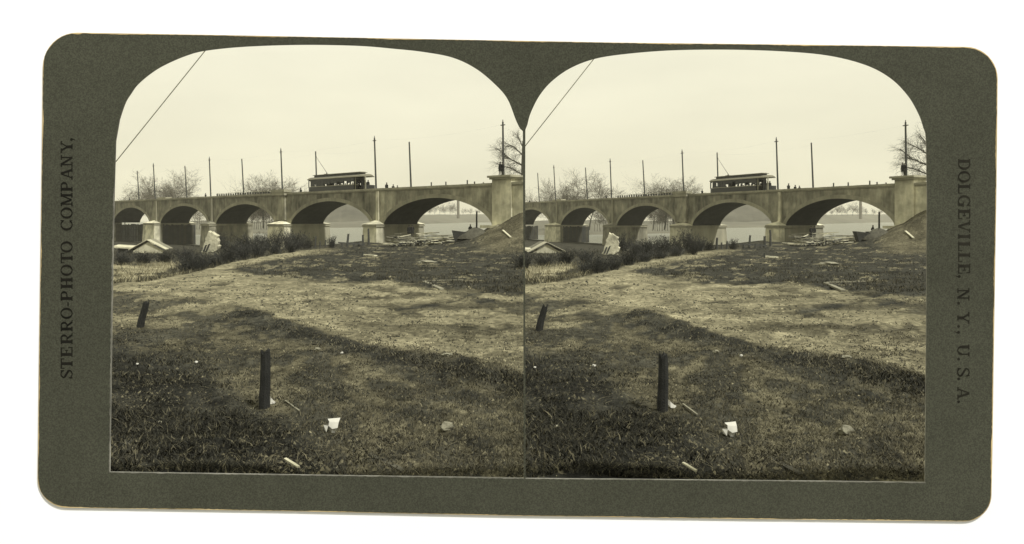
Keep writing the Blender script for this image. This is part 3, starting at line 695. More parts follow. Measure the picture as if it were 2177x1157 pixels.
# ------------------------------------------------------------------ trees and shrubs
def grow(mb_t, mb_c, p, d, length, r, lvl, maxl, rnd, droop=0.0, ok=None, kids=(6, 6, 5, 4), rmin=0.011):
    n = 4 if lvl < 2 else 3; q = p.copy(); d = d.normalized(); pts = [(q.copy(), r)]
    for i in range(n):
        d = (d + Vector((rnd.uniform(-1, 1), rnd.uniform(-1, 1), rnd.uniform(-.5, .9) - droop * lvl)) * (0.16 + 0.05 * lvl)).normalized()
        nq = q + d * (length / n)
        if ok and not ok(nq): break
        nr = r * (1 - 0.75 * (i + 1) / n)
        (mb_t if lvl == 0 else mb_c).tube(q, nq, pts[-1][1], nr, 7 if lvl == 0 else (4 if lvl == 1 else 3), False)
        q = nq; pts.append((q.copy(), nr))
    if lvl >= maxl or len(pts) < 2: return
    k = kids[min(lvl, len(kids) - 1)]
    for i in range(k):
        f = (0.3 if lvl == 0 else 0.2) + (0.7 if lvl == 0 else 0.8) * (i + rnd.random()) / k
        j = min(len(pts) - 1, int(f * (len(pts) - 1))); a, ra = pts[j]; b, rb = pts[min(j + 1, len(pts) - 1)]
        fr = f * (len(pts) - 1) - j; s = a.lerp(b, fr); sr = max(rmin, (ra + (rb - ra) * fr) * 0.62)
        az = rnd.uniform(0, 2 * math.pi); o = d.orthogonal().normalized(); o2 = d.cross(o)
        sp = rnd.uniform(.6, 1.15)
        nd = d * (1.0 if lvl else 0.7) + (o * math.cos(az) + o2 * math.sin(az)) * sp
        grow(mb_t, mb_c, s, nd, length * rnd.uniform(.42, .62) * (1.0 if lvl else 1.05), sr, lvl + 1, maxl, rnd, droop, ok, kids, rmin)
TREES = {}
def tree_mesh(key):
    if key in TREES: return TREES[key]
    rnd = random.Random(100 + key); t, c = MB(), MB()
    grow(t, c, Vector((0, 0, 0)), Vector((0, 0, 1)), 0.62 if key != 9 else 0.9, 0.012, 0, 4, rnd, 0.0, None, (13, 9, 6, 4) if key != 9 else (14, 5, 3, 0), 0.0011)
    zs = max(v[2] for v in c.v); k = 1.0 / zs
    for mb in (t, c): mb.v = [(x * k, y * k, z * k) for x, y, z in mb.v]
    TREES[key] = (t.mesh('tree_trunk', M['bark'], True), c.mesh('tree_crown', M['twig'])); return TREES[key]
TRS = [(318, 392, 270, 1, 'low bare tree behind the crossarm pole near the shed', .95), (331, 372, 262, 0, 'bare tree whose thin crown stands behind the second pole', .8), (366, 355, 255, 2, 'tallest bare round tree behind the far arches', 1.15), (401, 363, 265, 3, 'bare spreading tree behind the third pole', .9), (345, 395, 300, 4, 'small faint bare tree low behind the far parapet', .9),
       (265, 392, 300, 5, 'faint pale tree at the far left end of the bridge', .8), (503, 360, 240, 9, 'narrow upright bare tree beside the fifth pole', .62), (536, 392, 250, 1, 'small bare tree left of the big round crown', .8), (560, 377, 245, 4, 'bare tree filling the left half of the big round crown', 1.1), (582, 367, 240, 0, 'broad bare tree with big round crown behind the refuge block', 1.2), (604, 375, 248, 3, 'bare tree on the outer side of the big round crown', 1.0), (622, 392, 270, 5, 'thin faint tree just before the walking man', .8)]
AT = [(412, 449, 268, 9), (424, 444, 275, 2), (436, 450, 258, 1), (418, 452, 250, 9), (430, 447, 262, 9), (540, 446, 250, 9), (549, 442, 245, 9), (561, 440, 255, 2), (572, 444, 250, 9), (579, 450, 260, 9), (535, 452, 275, 1), (545, 446, 280, 2), (555, 444, 285, 3), (567, 448, 275, 0), (576, 452, 285, 4)]
FT = [(914, 445, 900, 3), (924, 440, 930, 1), (935, 436, 950, 2), (946, 442, 960, 0), (957, 432, 930, 3), (968, 440, 980, 4), (984, 446, 1000, 5), (1000, 446, 1040, 1), (900, 451, 900, 5), (1015, 448, 1050, 2)]
def far_trees(side):
    ORD = ['first', 'second', 'third', 'fourth', 'fifth', 'sixth', 'seventh', 'eighth', 'ninth', 'tenth']
    def put(u, vt, Y, key, lb, wide, vb, thick=1.0, grp=None):
        b = pt(side, u, vb, Y); t = pt(side, u, vt, Y); h = t.z - b.z
        o = empty('bare_tree', b, random.uniform(0, 6.28)); o.scale = (h * wide * 1.25, h * wide * 1.25, h)
        tag(o, f'{lb} in the {side} print', 'tree', grp)
        a, c = tree_mesh(key); obj('trunk', a, o); obj('crown', c, o)
    for u, vt, Y, key, lb, wide in TRS: put(u, vt - 5, Y, key, lb, wide, 485)
    for i, (u, vt, Y, key) in enumerate(AT): put(u, vt - 22, Y, key, f'{ORD[i if u < 500 else i - 5]} slender bare tree seen through the {"second" if u < 500 else "third"} arch', 0.7, 488, 1, f'slender trees through the {"second" if u < 500 else "third"} arch in the {side} print')
    for i, (u, vt, Y, key) in enumerate(FT): put(u, vt - 6, Y, key, f'{ORD[sorted(q[0] for q in FT).index(u)]} faint far tree from the pier through the widest arch', 1.0, 458, 1, f'faint far trees through the widest arch in the {side} print')
    b = pt(side, 974, 459, 1080); m = MB(); h = pt(side, 974, 405, 1080).z - b.z
    o = empty('dark_pole', b); tag(o, f'thick dark upright trunk seen through the widest arch in the {side} print', 'trunk'); m.tube((0, 0, -4), (0, 0, h), 2.3, 1.9, 9); m.build('shaft', M['twig'], o)
    # the big bare tree beside the abutment
    k = (1112.8 - CX) / F
    ok = (lambda p: p.x < k * p.y) if side == 'left' else None
    base = pt(side, 1111.5 if side == 'left' else 1126, 470, 113); rnd = random.Random(12); t, c = MB(), MB()
    tz = lambda u, v: pt(side, u, v, 113)
    lim = (1111.2 if side == 'left' else 1120)
    t.tube(base, tz(lim, 400), .30, .26, 8); t.tube(tz(lim, 400), tz(lim - .4, 352), .26, .20, 8); t.tube(tz(lim - .4, 352), tz(lim + 0.4, 300), .2, .1, 8)
    limbs = [((lim, 352), (1084, 338), .15), ((1084, 338), (1058, 316), .09), ((lim, 372), (1086, 358), .12), ((1086, 358), (1062, 352), .08), ((lim, 330), (1092, 312), .12), ((1092, 312), (1074, 304), .07), ((lim, 312), (1100, 288), .09), ((lim, 385), (1095, 376), .08), ((1084, 338), (1070, 332), .07)]
    for (a, b_, r) in limbs:
        pa, pb = tz(*a), tz(*b_); c.tube(pa, pb, r, r * .62, 5, False); dr = (pb - pa)
        for i in range(16):
            f = (i + .6) / 16; s = pa.lerp(pb, f); nd = dr.normalized() * .8 + Vector((rnd.uniform(-.7, .4), rnd.uniform(-1, 1), rnd.uniform(-.7, .9)))
            grow(c, c, s, nd, rnd.uniform(.9, 2.2), r * .30, 2, 4, rnd, 0.16, ok, (5, 5, 5, 4), .007)
    if side == 'right':
        for i in range(26):
            s = tz(lim, rnd.uniform(290, 390)); grow(c, c, s, Vector((rnd.uniform(-.2, 1), rnd.uniform(-1, 1), rnd.uniform(0, 1))), rnd.uniform(2, 5), .06, 2, 4, rnd, .12, ok, (5, 5, 5, 4), .008)
    o = empty('bare_tree', base); tag(o, f'big bare tree with drooping branches beside the abutment in the {side} print', 'tree')
    for nm, mb, mm in (('trunk', t, M['bark']), ('crown', c, M['bark'])):
        me = mb.mesh('big_' + nm, mm); me.transform(Matrix.Translation(-base)); obj(nm, me, o)

SHR = {}
def shrub_mesh(key):
    if key in SHR: return SHR[key]
    rnd = random.Random(40 + key); st, lf = MB(), MB()
    for i in range(62):
        a = rnd.uniform(0, 6.28); tilt = rnd.uniform(.05, .9); p = Vector((rnd.uniform(-.25, .25), rnd.uniform(-.25, .25), 0)); L = rnd.uniform(.45, 1.0)
        d = Vector((math.cos(a) * tilt, math.sin(a) * tilt, 1)).normalized(); r = .012
        for j in range(4):
            d = (d + Vector((rnd.uniform(-.25, .25), rnd.uniform(-.25, .25), rnd.uniform(-.1, .1)))).normalized(); q = p + d * L / 4; st.tube(p, q, r, r * .75, 3, False); p = q; r *= .75
            for k in range(3):
                e = (d + Vector((rnd.uniform(-1, 1), rnd.uniform(-1, 1), rnd.uniform(-.4, .6)))).normalized(); tip = p + e * rnd.uniform(.08, .26); st.tube(p, tip, .006, .003, 3, False)
                for x in range(1):
                    c = p.lerp(tip, rnd.uniform(.3, 1)); s = rnd.uniform(.018, .04); u_ = Vector((rnd.uniform(-1, 1), rnd.uniform(-1, 1), rnd.uniform(-1, 1))).normalized(); w_ = u_.orthogonal().normalized()
                    lf.add([c - u_ * s, c + w_ * s * .6, c + u_ * s, c - w_ * s * .6], [(0, 1, 2, 3)])
    SHR[key] = (st.mesh('shrub_stems', M['shrub']), lf.mesh('shrub_leaves', M['shrub'])); return SHR[key]
SHRUBS = [(472, 527, 497, 22, 'dark shrub growing against the fallen slab'), (500, 538, 512, 24, 'low dark bush beyond the slab, beside the pier wall'), (522, 534, 502, 26, 'dark dense bush below the third arch'), (545, 530, 500, 28, 'large dark bush in the middle of the thicket'), (566, 530, 508, 22, 'ragged bush between the thicket and the pier'), (590, 528, 497, 20, 'tall thin bush in front of the third pier nose'), (612, 528, 494, 22, 'tall loose bush at the foot of the third pier'), (632, 527, 500, 22, 'dark bush in front of the pier side wall'), (652, 526, 505, 20, 'bush beside the short dark stakes'), (705, 524, 503, 16, 'small loose bush at the river corner of the pier'),
          (395, 574, 545, 26, 'dark bush where the straw grass ends'), (420, 572, 541, 30, 'broad dark bush on the lower ground'), (450, 566, 536, 32, 'broad dark bush under the slab'), (482, 556, 528, 30, 'dark bush along the turf edge'), (515, 549, 526, 28, 'low dark bush hugging the turf edge'), (548, 543, 522, 26, 'small dark bush at the narrow end of the thicket'), (262, 560, 540, 30, 'low dark bush beside the shed'), (305, 556, 538, 30, 'low dark bush in front of the shed roof'), (350, 553, 532, 30, 'low dark bush between shed and slab'), (395, 550, 530, 26, 'low bush left of the fallen slab'), (585, 537, 518, 22, 'low bush at the tip of the turf edge'), (620, 534, 515, 22, 'low bush below the pier wall')]
def shrubs(side):
    for i, (u, vb, vt, wpx, lb) in enumerate(SHRUBS):
        b = gp(side, u, vb + 3); hgt = (vb - vt + 6) / F * b.y; wid = wpx / F * b.y * 1.25
        o = empty('shrub', b - Vector((0, 0, .05)), i * 1.3); o.scale = (wid * 1.15, wid * 1.15, hgt * random.uniform(.8, 1.35))
        tag(o, f'{lb} in the {side} print', 'bush'); a, c = shrub_mesh(i % 4); obj('stems', a, o); obj('leaves', c, o)

# ------------------------------------------------------------------ timber, debris, posts and small things
def boards(o, n, cx, cy, w_, d_, h_, rnd, mats, lmin=1.2, lmax=3.6, dirx=1.0, prof=None):
    for i in range(n):
        x = rnd.uniform(-w_, w_); f = (prof(x / w_) if prof else max(0.1, 1 - (x / w_) ** 2)); z = h_ * f * rnd.random() ** 1.0
        a = rnd.gauss(0, .38); b = rnd.gauss(0, .10); L = rnd.uniform(lmin, lmax) * .5
        ax = Vector((math.cos(a) * dirx, math.sin(a), b)).normalized(); ay = Vector((-ax.y, ax.x, rnd.uniform(-.3, .3))).normalized(); az = ax.cross(ay)
        m = MB(); m.obox((cx + x, cy + rnd.uniform(-d_, d_), z + .06), ax * L, ay * rnd.uniform(.06, .14), az * rnd.uniform(.02, .05)); m.build('board', rnd.choice(mats), o)
def piles_and_posts(side):
    rnd = random.Random(21)
    # lumber and rubble pile
    a, b = pt(side, 830, 522, 101), pt(side, 978, 522, 101); c = (a + b) / 2; gz = ground(c.x, c.y) - .05
    o = empty('lumber_pile', (c.x, c.y, gz)); tag(o, f'long jumbled pile of boards and broken timber before the bridge in the {side} print', 'lumber pile')
    w_ = (b.x - a.x) / 2
    boards(o, 130, 0, 0, w_, 1.6, 2.2, rnd, [M['woodd'], M['wood'], M['wood'], M['woodp']], 1.0, 3.4, 1, lambda q: .55 + .35 * math.sin(q * 7 + 1) if abs(q) < .92 else .2)
    boards(o, 46, w_ * .6, -1.3, w_ * .36, 1.0, 2.0, rnd, [M['woodp'], M['woodp'], M['wood']], 1.6, 3.8)
    st = MB()
    for i in range(420):
        x, y = rnd.uniform(-w_, w_ * 1.15), rnd.uniform(-2, 1.6); s = rnd.uniform(.05, .14); z = rnd.uniform(0, .8) * max(.2, 1 - (x / w_) ** 2)
        u_ = Vector((rnd.uniform(-1, 1), rnd.uniform(-1, 1), rnd.uniform(-1, 1))).normalized(); v_ = u_.orthogonal().normalized(); w2 = u_.cross(v_)
        st.mi = rnd.choice((0, 0, 1)); st.obox((x, y, z), u_ * s, v_ * s * .7, w2 * s * .6)
    tag(st.build('rubble', [M['woodd'], M['stone']], o), kind='stuff')
    # two men by the pier
    for u, t, lb, hat, ps in ((869.5, 0.6, 'man in dark coat standing behind the lumber pile, nearer the pier', 'brim', 'stand'), (876.5, -0.2, 'man in dark coat behind the lumber pile on the open side', 'brim', 'pocket')):
        p = pt(side, u, 504.5, 103.5 - t); m = MB(); q = person(p, 0.3, ps, f'{lb} in the {side} print', hat=hat)
    bb = MB(); p = pt(side, 873, 505, 103.5); bb.box(-1.5, 1.5, -1.2, 1.4, ground(p.x, p.y) - p.z - .3, -0.02, .25); q = bb.build('stone_heap', M['stone']); q.location = p; tag(q, f'low stone heap the two men stand on in the {side} print', 'heap')
    # dark earth heap and tub
    def heap(name, u0, u1, vt, vb, Y, mt, lb, cat, flat=False, seed=1):
        a, b, t = pt(side, u0, vb, Y), pt(side, u1, vb, Y), pt(side, (u0 + u1) / 2, vt, Y); c = (a + b) / 2; gz = min(ground(c.x, c.y), a.z); rx = (b.x - a.x) / 2; h = t.z - gz
        m = MB(); N, K = 22, 9; rws = []
        for i in range(K + 1):
            q = i / K; rws.append([])
            for j in range(N + 1):
                an = 2 * math.pi * j / N; nz = 1 + .22 * math.sin(an * 3 + seed + q * 2) * q + .10 * math.sin(an * 7 + seed * 2) * q + rnd.uniform(-.06, .06) * q
                rws[-1].append((rx * q * math.cos(an) * nz, rx * .7 * q * math.sin(an) * nz, h * (1 - q ** 2.1) * (1 + .08 * math.sin(an * 5 + q * 9) + rnd.uniform(-.05, .05)) - .1))
        m.grid(rws); o_ = m.build(name, mt, None, True); o_.location = (c.x, c.y, gz); tag(o_, f'{lb} in the {side} print', cat)
    heap('earth_heap', 976, 1046, 484.0, 506, 97, M['earth'], 'dark rounded earth heap before the abutment', 'earth heap')
    p0, p1 = pt(side, 961, 490, 97), pt(side, 993, 490, 97); m = MB(); c = (p0 + p1) / 2; g_ = ground(c.x, c.y); hz = p0.z - g_; w2 = (p1.x - p0.x) / 2
    m.add([(-w2, -.6, hz), (w2, -.6, hz - .25), (w2, .6, hz - .25), (-w2, .6, hz), (-w2 * .6, -.45, -.1), (w2 * .8, -.45, -.1), (w2 * .8, .45, -.1), (-w2 * .6, .45, -.1),
           (-w2 * .92, -.5, hz - .03), (w2 * .92, -.5, hz - .26), (w2 * .92, .5, hz - .26), (-w2 * .92, .5, hz - .03), (-w2 * .6, -.4, hz * .5), (w2 * .75, -.4, hz * .5), (w2 * .75, .4, hz * .5), (-w2 * .6, .4, hz * .5)],
          [(0, 1, 5, 4), (1, 2, 6, 5), (2, 3, 7, 6), (3, 0, 4, 7), (4, 5, 6, 7), (0, 1, 9, 8), (1, 2, 10, 9), (2, 3, 11, 10), (3, 0, 8, 11), (8, 9, 13, 12), (9, 10, 14, 13), (10, 11, 15, 14), (11, 8, 12, 15), (12, 13, 14, 15)])
    q = m.build('scow', M['woodd']); q.location = (c.x, c.y, g_); tag(q, f'dark slant-sided wooden tub at the end of the lumber pile in the {side} print', 'tub')
    p = pt(side, 1000, 488, 104); person(Vector((p.x, p.y, p.z - 1.05)), .4, 'pocket', f'man seen to the chest behind the earth heap in the {side} print')
    bb = MB(); bb.box(-.7, .7, -.6, .8, ground(p.x, p.y) - p.z + .7, -1.07, .1); qq = bb.build('plank_stage', M['woodd']); qq.location = p; tag(qq, f'low wooden stage hidden behind the earth heap in the {side} print', 'stage')
    def post(u, vt, vb, lb, r=.13, Y=None, lean=(0, 0), mt='pole', cat='post', name='post', grp=None):
        b = pt(side, u, vb, Y) if Y else gp(side, u, vb); h = (vb - vt) / F * b.y
        if Y: b.z, h = min(b.z, ground(b.x, b.y)), h + max(0, b.z - ground(b.x, b.y))
        m = MB(); n, K = 5, 9; rg = []; pr_ = random.Random(int(u * 10)); ph = [pr_.uniform(.82, 1.15) for _ in range(K)]
        for i in range(n + 2):
            q = min(1.0, i / n); off = Vector((lean[0] * q * b.y / F + pr_.uniform(-.08, .08) * r, pr_.uniform(-.08, .08) * r, -.15 if i == 0 else h * q)); kk = 1.08 - .2 * q if i <= n else .45
            rg.append([(off.x + r * kk * ph[j % K] * math.cos(2 * math.pi * j / K), off.y + r * kk * ph[j % K] * math.sin(2 * math.pi * j / K), off.z + (0 if i < n else (.7 * r * math.sin(j % K * 2.1 + u) - (.0 if i == n else .5 * r)))) for j in range(K + 1)])
        m.grid(rg); m.add([p for p in rg[-1][:K]], [tuple(range(K))])
        o_ = m.build(name, M[mt]); o_.location = b; tag(o_, f'{lb} in the {side} print', cat, grp); return o_
    post(1013.5, 450, 493, 'tall plain post rising behind the earth heap', .14, 106)
    for u, vt, vb, lb, ln in ((670, 503, 527, 'taller dark stake before the pier side wall', 1), (680.5, 513, 527, 'short middle stake before the pier side wall', 0), (691, 511, 527, 'short stake closest to the pier corner', 1), (738, 498, 525, 'tallest leaning stake on the river edge', 3), (771.5, 500, 523, 'thin straight stake on the river edge', 0), (784, 487, 521, 'dark stake touching the fourth pier nose', -1), (727, 517, 526, 'stub stake left of the leaning one', 0), (752, 516, 525, 'stub stake right of the leaning one', 0), (763, 516, 524, 'stub stake between two river edge stakes', 0)):
        post(u, vt, vb, lb, .15 if vb - vt > 20 else .12, None, (ln, 0), grp=f'old stakes along the river edge in the {side} print')
    a, b = gp(side, 719, 526), gp(side, 776, 524); m = MB(); a.z += (526 - 516) / F * a.y; b.z += .3; m.obox((a + b) / 2, (b - a) / 2, (0, .06, 0), (0, 0, .09)); tag(m.build('fence_rail', M['pole']), f'sloping dark rail across the river edge stakes in the {side} print', 'rail')
    # plank revetment lining the first two vaults
    for u0, u1, t0, t1, n, vtop, lb in ((342.5, None, 0.2, WD + 1.3, 24, 475, 'wall of upright planks inside the second arch'), (243, None, .2, WD + 1.0, 22, 474, 'wall of upright planks inside the farthest arch')):
        o_ = empty('plank_wall', mat=bmat(side)); tag(o_, f'{lb} in the {side} print', 'plank wall'); s = smap(side, u0, vtop) + .55; z = zmap(side, u0, vtop) - .3
        for i in range(n):
            y = t0 + (t1 - t0) * i / n; m = MB(); dy = (t1 - t0) / n; m.box(s + rnd.uniform(0, .05), s + .12 + rnd.uniform(0, .05), y + .025, y + dy - .025, -3.6, z + rnd.uniform(-.25, .1)); m.build('plank', rnd.choice([M['woodd'], M['woodd'], M['plank']]), o_)
        for zz in (-1.2, .8):
            m = MB(); m.box(s - .14, s - .005, t0, t1, zz, zz + .2); m.build('waling', M['woodd'], o_)
    # low shed roof
    Yb = 104; pk, el_, er = pt(side, 312, 511, Yb), pt(side, 272, 532.5, Yb), pt(side, 352, 531, Yb)
    o_ = empty('shed', (pk.x, pk.y, ground(pk.x, pk.y))); tag(o_, f'low shed with pale pitched board roof among weeds in the {side} print', 'shed'); gz = ground(pk.x, pk.y)
    P = lambda p: p - Vector((pk.x, pk.y, gz)); dv = Vector((-.9, 4.2, 0))
    for e_ in (el_, er):
        for i in range(7):
            f0, f1 = i / 7, (i + .94) / 7; a, b = P(pk), P(e_); m = MB(); n_ = Vector((0, 0, .09))
            vs = [a + dv * f0, b + dv * f0, b + dv * f1, a + dv * f1]; m.add([p + n_ * (0 if k < 4 else 1) for k, p in enumerate(vs + vs)], [(0, 1, 2, 3), (4, 5, 6, 7), (0, 1, 5, 4), (1, 2, 6, 5), (2, 3, 7, 6), (3, 0, 4, 7)]); m.build('roof_board', M['woodp'] if i < 3 else M['wood'], o_)
    m = MB(); a, b, c = P(pk) + Vector((0, .3, -.25)), P(el_) * .8 + Vector((0, .3, 0)), P(er) * .8 + Vector((0, .3, 0)); b.z = c.z = min(P(el_).z, P(er).z) - .1
    vs = [a, Vector((b.x, b.y, b.z)), Vector((b.x, b.y, -.3)), Vector((c.x, c.y, -.3)), Vector((c.x, c.y, c.z))]; m.add(vs + [v + Vector((0, .1, 0)) for v in vs], [(0, 1, 2, 3, 4), (5, 9, 8, 7, 6), (0, 5, 6, 1), (0, 4, 9, 5), (1, 6, 7, 2), (4, 3, 8, 9)]); m.build('gable', M['woodp'], o_)
    a, b = pt(side, 246, 523.5, 106), pt(side, 292, 526, 106); m = MB(); c = (a + b) / 2; m.obox(c, (b - a) / 2, (0, .8, .1), (0, 0, .12)); lp = m.build('loading_plank', M['woodp']); tag(lp, f'long pale board lying level beside the shed roof in the {side} print', 'board')
    m = MB(); gz_ = ground(c.x, c.y); m.box(c.x - 1, c.x + 1, c.y - .5, c.y + .5, gz_ - .2, c.z - .13); tag(m.build('trestle', M['woodd']), f'dark trestle block under the level pale board in the {side} print', 'trestle')
    # leaning broken slab
    Yb = 96; q = [pt(side, *p, Yb) for p in ((443, 492), (447, 495), (450, 494), (456, 499), (463, 502.5), (461, 508), (464, 514), (462, 522), (466, 524), (464, 530), (452, 537), (446, 535), (440, 538), (427, 536), (431, 531), (432, 525), (434, 518), (437, 512), (436, 507), (440, 501))]; m = MB(); back = Vector((.12, .45, .12))
    n = len(q); m.add(q + [p + back for p in q], [tuple(range(n)), tuple(range(2 * n - 1, n - 1, -1))] + [(i, (i + 1) % n, n + (i + 1) % n, n + i) for i in range(n)])
    m2 = MB(); me_o = m.build('fallen_slab', M['slab']); gz_ = min(p.z for p in q); tag(me_o, f'big pale broken slab leaning before the second pier in the {side} print', 'slab')
    for i, (a, b) in enumerate((((438, 521), (433, 535)), ((445, 519), (438, 536)))):
        m = MB(); a, b = pt(side, *a, Yb - .15), pt(side, *b, Yb - .15); m.obox((a + b) / 2, (b - a) / 2, Vector((.10, 0, .03)), (0, .08, 0)); m.build('dark_prop', M['woodd'], me_o)
    bs = MB(); p = pt(side, 447, 538, Yb + .5); bs.box(p.x - 1.1, p.x + 1.2, p.y - .6, p.y + .8, ground(p.x, p.y) - .3, p.z + .15, .2); tag(bs.build('stone_heap', M['stone']), f'small stone heap under the fallen slab in the {side} print', 'heap')
    # small things on the ground
    def plank(u0, v0, u1, v1, w_, lb, mt='wood', th=.03, lift=.05):
        a, b = gp(side, u0, v0, lift), gp(side, u1, v1, lift); d = b - a; sd_ = Vector((-d.y, d.x, 0)).normalized(); m = MB(); m.obox((a + b) / 2, d / 2, sd_ * w_, (0, 0, th)); tag(m.build('plank', M[mt]), f'{lb} in the {side} print', 'plank')
    plank(901, 600.5, 939, 617, .13, 'thin grey plank lying on the track beside a long lath', 'wood', .05)
    plank(903, 599, 985, 597, .07, 'long thin lath lying beyond the grey plank', 'wood', .03)
    plank(772, 543.5, 799, 545.5, .2, 'short pale board on the dark turf', 'woodp', .09)
    plank(786, 966, 858, 1003, .05, 'half buried dark plank near the lower edge', 'plank', .012, .01)
    plank(606, 856, 636, 878, .018, 'thin stick lying beside the stout post', 'wood', .012, .04)
    plank(1069, 492.5, 1085.5, 507, .12, 'pale plank lying on the earth bank', 'woodp', .05, .15)
    plank(606, 991, 634, 1009, .025, 'bright stick on the dark weeds at the lower edge', 'woodp', .012, .12)
    post(771, 535, 546, 'stub of post beside the short pale board', .09)
    post(563.5, 748, 866, 'stout weathered post standing in the near grass', .105, None, (2, 0), 'post')
    post(297, 644, 696, 'dark leaning post at the near grass edge', .12, None, (14, 0), 'post')
    def crumple(u, v, size, lb, seed, name='paper_scrap', mt='paper', cat='paper', sq=(1, .8, .7), up=.0):
        b = gp(side, u, v); rn = random.Random(seed); bm = bmesh.new(); bmesh.ops.create_icosphere(bm, subdivisions=2, radius=1)
        for v_ in bm.verts:
            k = 1 + rn.uniform(-.28, .28); v_.co = Vector((v_.co.x * sq[0], v_.co.y * sq[1], v_.co.z * sq[2])) * size * k
        me = bpy.data.meshes.new(name); bm.to_mesh(me); bm.free(); me.materials.append(M[mt]); o_ = obj(name, me); o_.location = b + Vector((0, 0, size * sq[2] * .6 + up)); tag(o_, f'{lb} in the {side} print', cat)
    # the bent sheet of white paper
    b = gp(side, 706, 922); s = b.y / F; o_ = empty('paper_sheet', b); tag(o_, f'crumpled white paper sheet standing in the near grass in the {side} print', 'paper')
    X = lambda u, v, d=0: Vector(((u - 706) * s, d, (922 - v) * s))
    m = MB(); m.add([X(695, 893, .05), X(721, 892, .10), X(720, 899, .0), X(719, 909, -.05), X(708, 911, -.06), X(699, 905, -.03), X(700, 897, .0)], [(0, 1, 2, 6), (6, 2, 3, 4), (6, 4, 5)]); m.build('upper_flap', M['paper'], o_)
    m = MB(); m.add([X(688, 904, -.01), X(697, 902, -.04), X(699, 905, -.04), X(696, 917, -.07), X(690, 914, -.02)], [(0, 1, 2), (0, 2, 3, 4)]); m.build('side_flap', M['paper'], o_)
    m = MB(); m.add([X(699, 906, -.02), X(708, 912, -.05), X(717, 910, .0), X(713, 921, .0), X(705, 920, -.03), X(702, 915, .0)], [(0, 1, 5), (1, 2, 3, 4), (1, 4, 5)]); m.build('lower_flap', M['paper'], o_)
    b = gp(side, 577, 857); s = b.y / F; m = MB(); Q = lambda u, v, d=0: Vector(((u - 577) * s, d, (857 - v) * s))
    m.add([Q(573, 840), Q(578, 845, -.05), Q(585, 851, -.08), Q(590, 853, -.1), Q(586, 857, -.12), Q(578, 857, -.1), Q(573, 851, -.02)], [(0, 1, 6), (1, 2, 5, 6), (2, 3, 4, 5)]); q = m.build('paper_scrap', M['paper']); q.location = b; tag(q, f'curled white paper scrap at the foot of the stout post in the {side} print', 'paper')
    crumple(417, 772, .05, 'small white scrap in the dark weeds', 3); crumple(338, 901, .05, 'tiny pale scrap near the lower corner', 4, mt='woodp'); crumple(292, 775, .035, 'small white scrap below the leaning post', 5); crumple(727, 752, .045, 'pale pebble on the trampled ground', 6, 'stone', 'paper', 'stone')
    crumple(950, 915, .13, 'pale rounded stone in the near grass', 7, 'stone', 'stone', 'stone', (1, .8, .8)); crumple(674, 746, .09, 'grey rounded pebble beyond the stout post', 8, 'stone', 'stone', 'stone'); crumple(950, 757, .11, 'flat pale pebble on the near edge of the track', 9, 'stone', 'stone', 'stone', (1.4, .8, .5)); crumple(907, 559, .5, 'flat pale patch of stone on the dark turf', 10, 'stone', 'stone', 'stone', (1.8, .8, .25))

# ------------------------------------------------------------------ grass and weeds (nobody could count them)
def blades(name, px, py, hgt, wid, tone, lean, label, seed):
    rng = np.random.default_rng(seed); n = len(px)
    Y = CH * F / (py - HY); X = (px - CX) / F * Y; Z = H(X, Y)
    az = rng.uniform(0, 2 * np.pi, n); a2 = rng.uniform(0, 2 * np.pi, n)
    w0 = np.stack([np.cos(az) * wid, np.sin(az) * wid, np.zeros(n)], -1); b = np.stack([X, Y, Z - .01], -1)
    ln = lean * hgt * rng.uniform(.2, 1, n)
    tip = b + np.stack([np.cos(a2) * ln, np.sin(a2) * ln, hgt], -1); mid = b + np.stack([np.cos(a2) * ln * .3, np.sin(a2) * ln * .3, hgt * .6], -1)
    V = np.stack([b - w0, b + w0, mid + w0 * .7, mid - w0 * .7, tip], 1).reshape(-1, 3)
    i = np.arange(n) * 5; me = bpy.data.meshes.new(name)
    me.vertices.add(n * 5); me.vertices.foreach_set('co', V.reshape(-1))
    lo = np.stack([i, i + 1, i + 2, i + 3, i + 3, i + 2, i + 4], -1).reshape(-1).astype(np.int32)
    me.loops.add(n * 7); me.loops.foreach_set('vertex_index', lo)
    st = np.stack([np.arange(n) * 7, np.arange(n) * 7 + 4], -1).reshape(-1).astype(np.int32)
    me.polygons.add(n * 2); me.polygons.foreach_set('loop_start', st); me.update(calc_edges=True)
    at = me.color_attributes.new('tone', 'FLOAT_COLOR', 'POINT')
    c = np.repeat(np.concatenate([tint3(tone), np.ones((n, 1))], 1), 5, 0); at.data.foreach_set('color', c.reshape(-1).astype(np.float32))
    me.materials.append(M['blade']); o = obj(name, me); tag(o, label, 'grass', kind='stuff'); return o
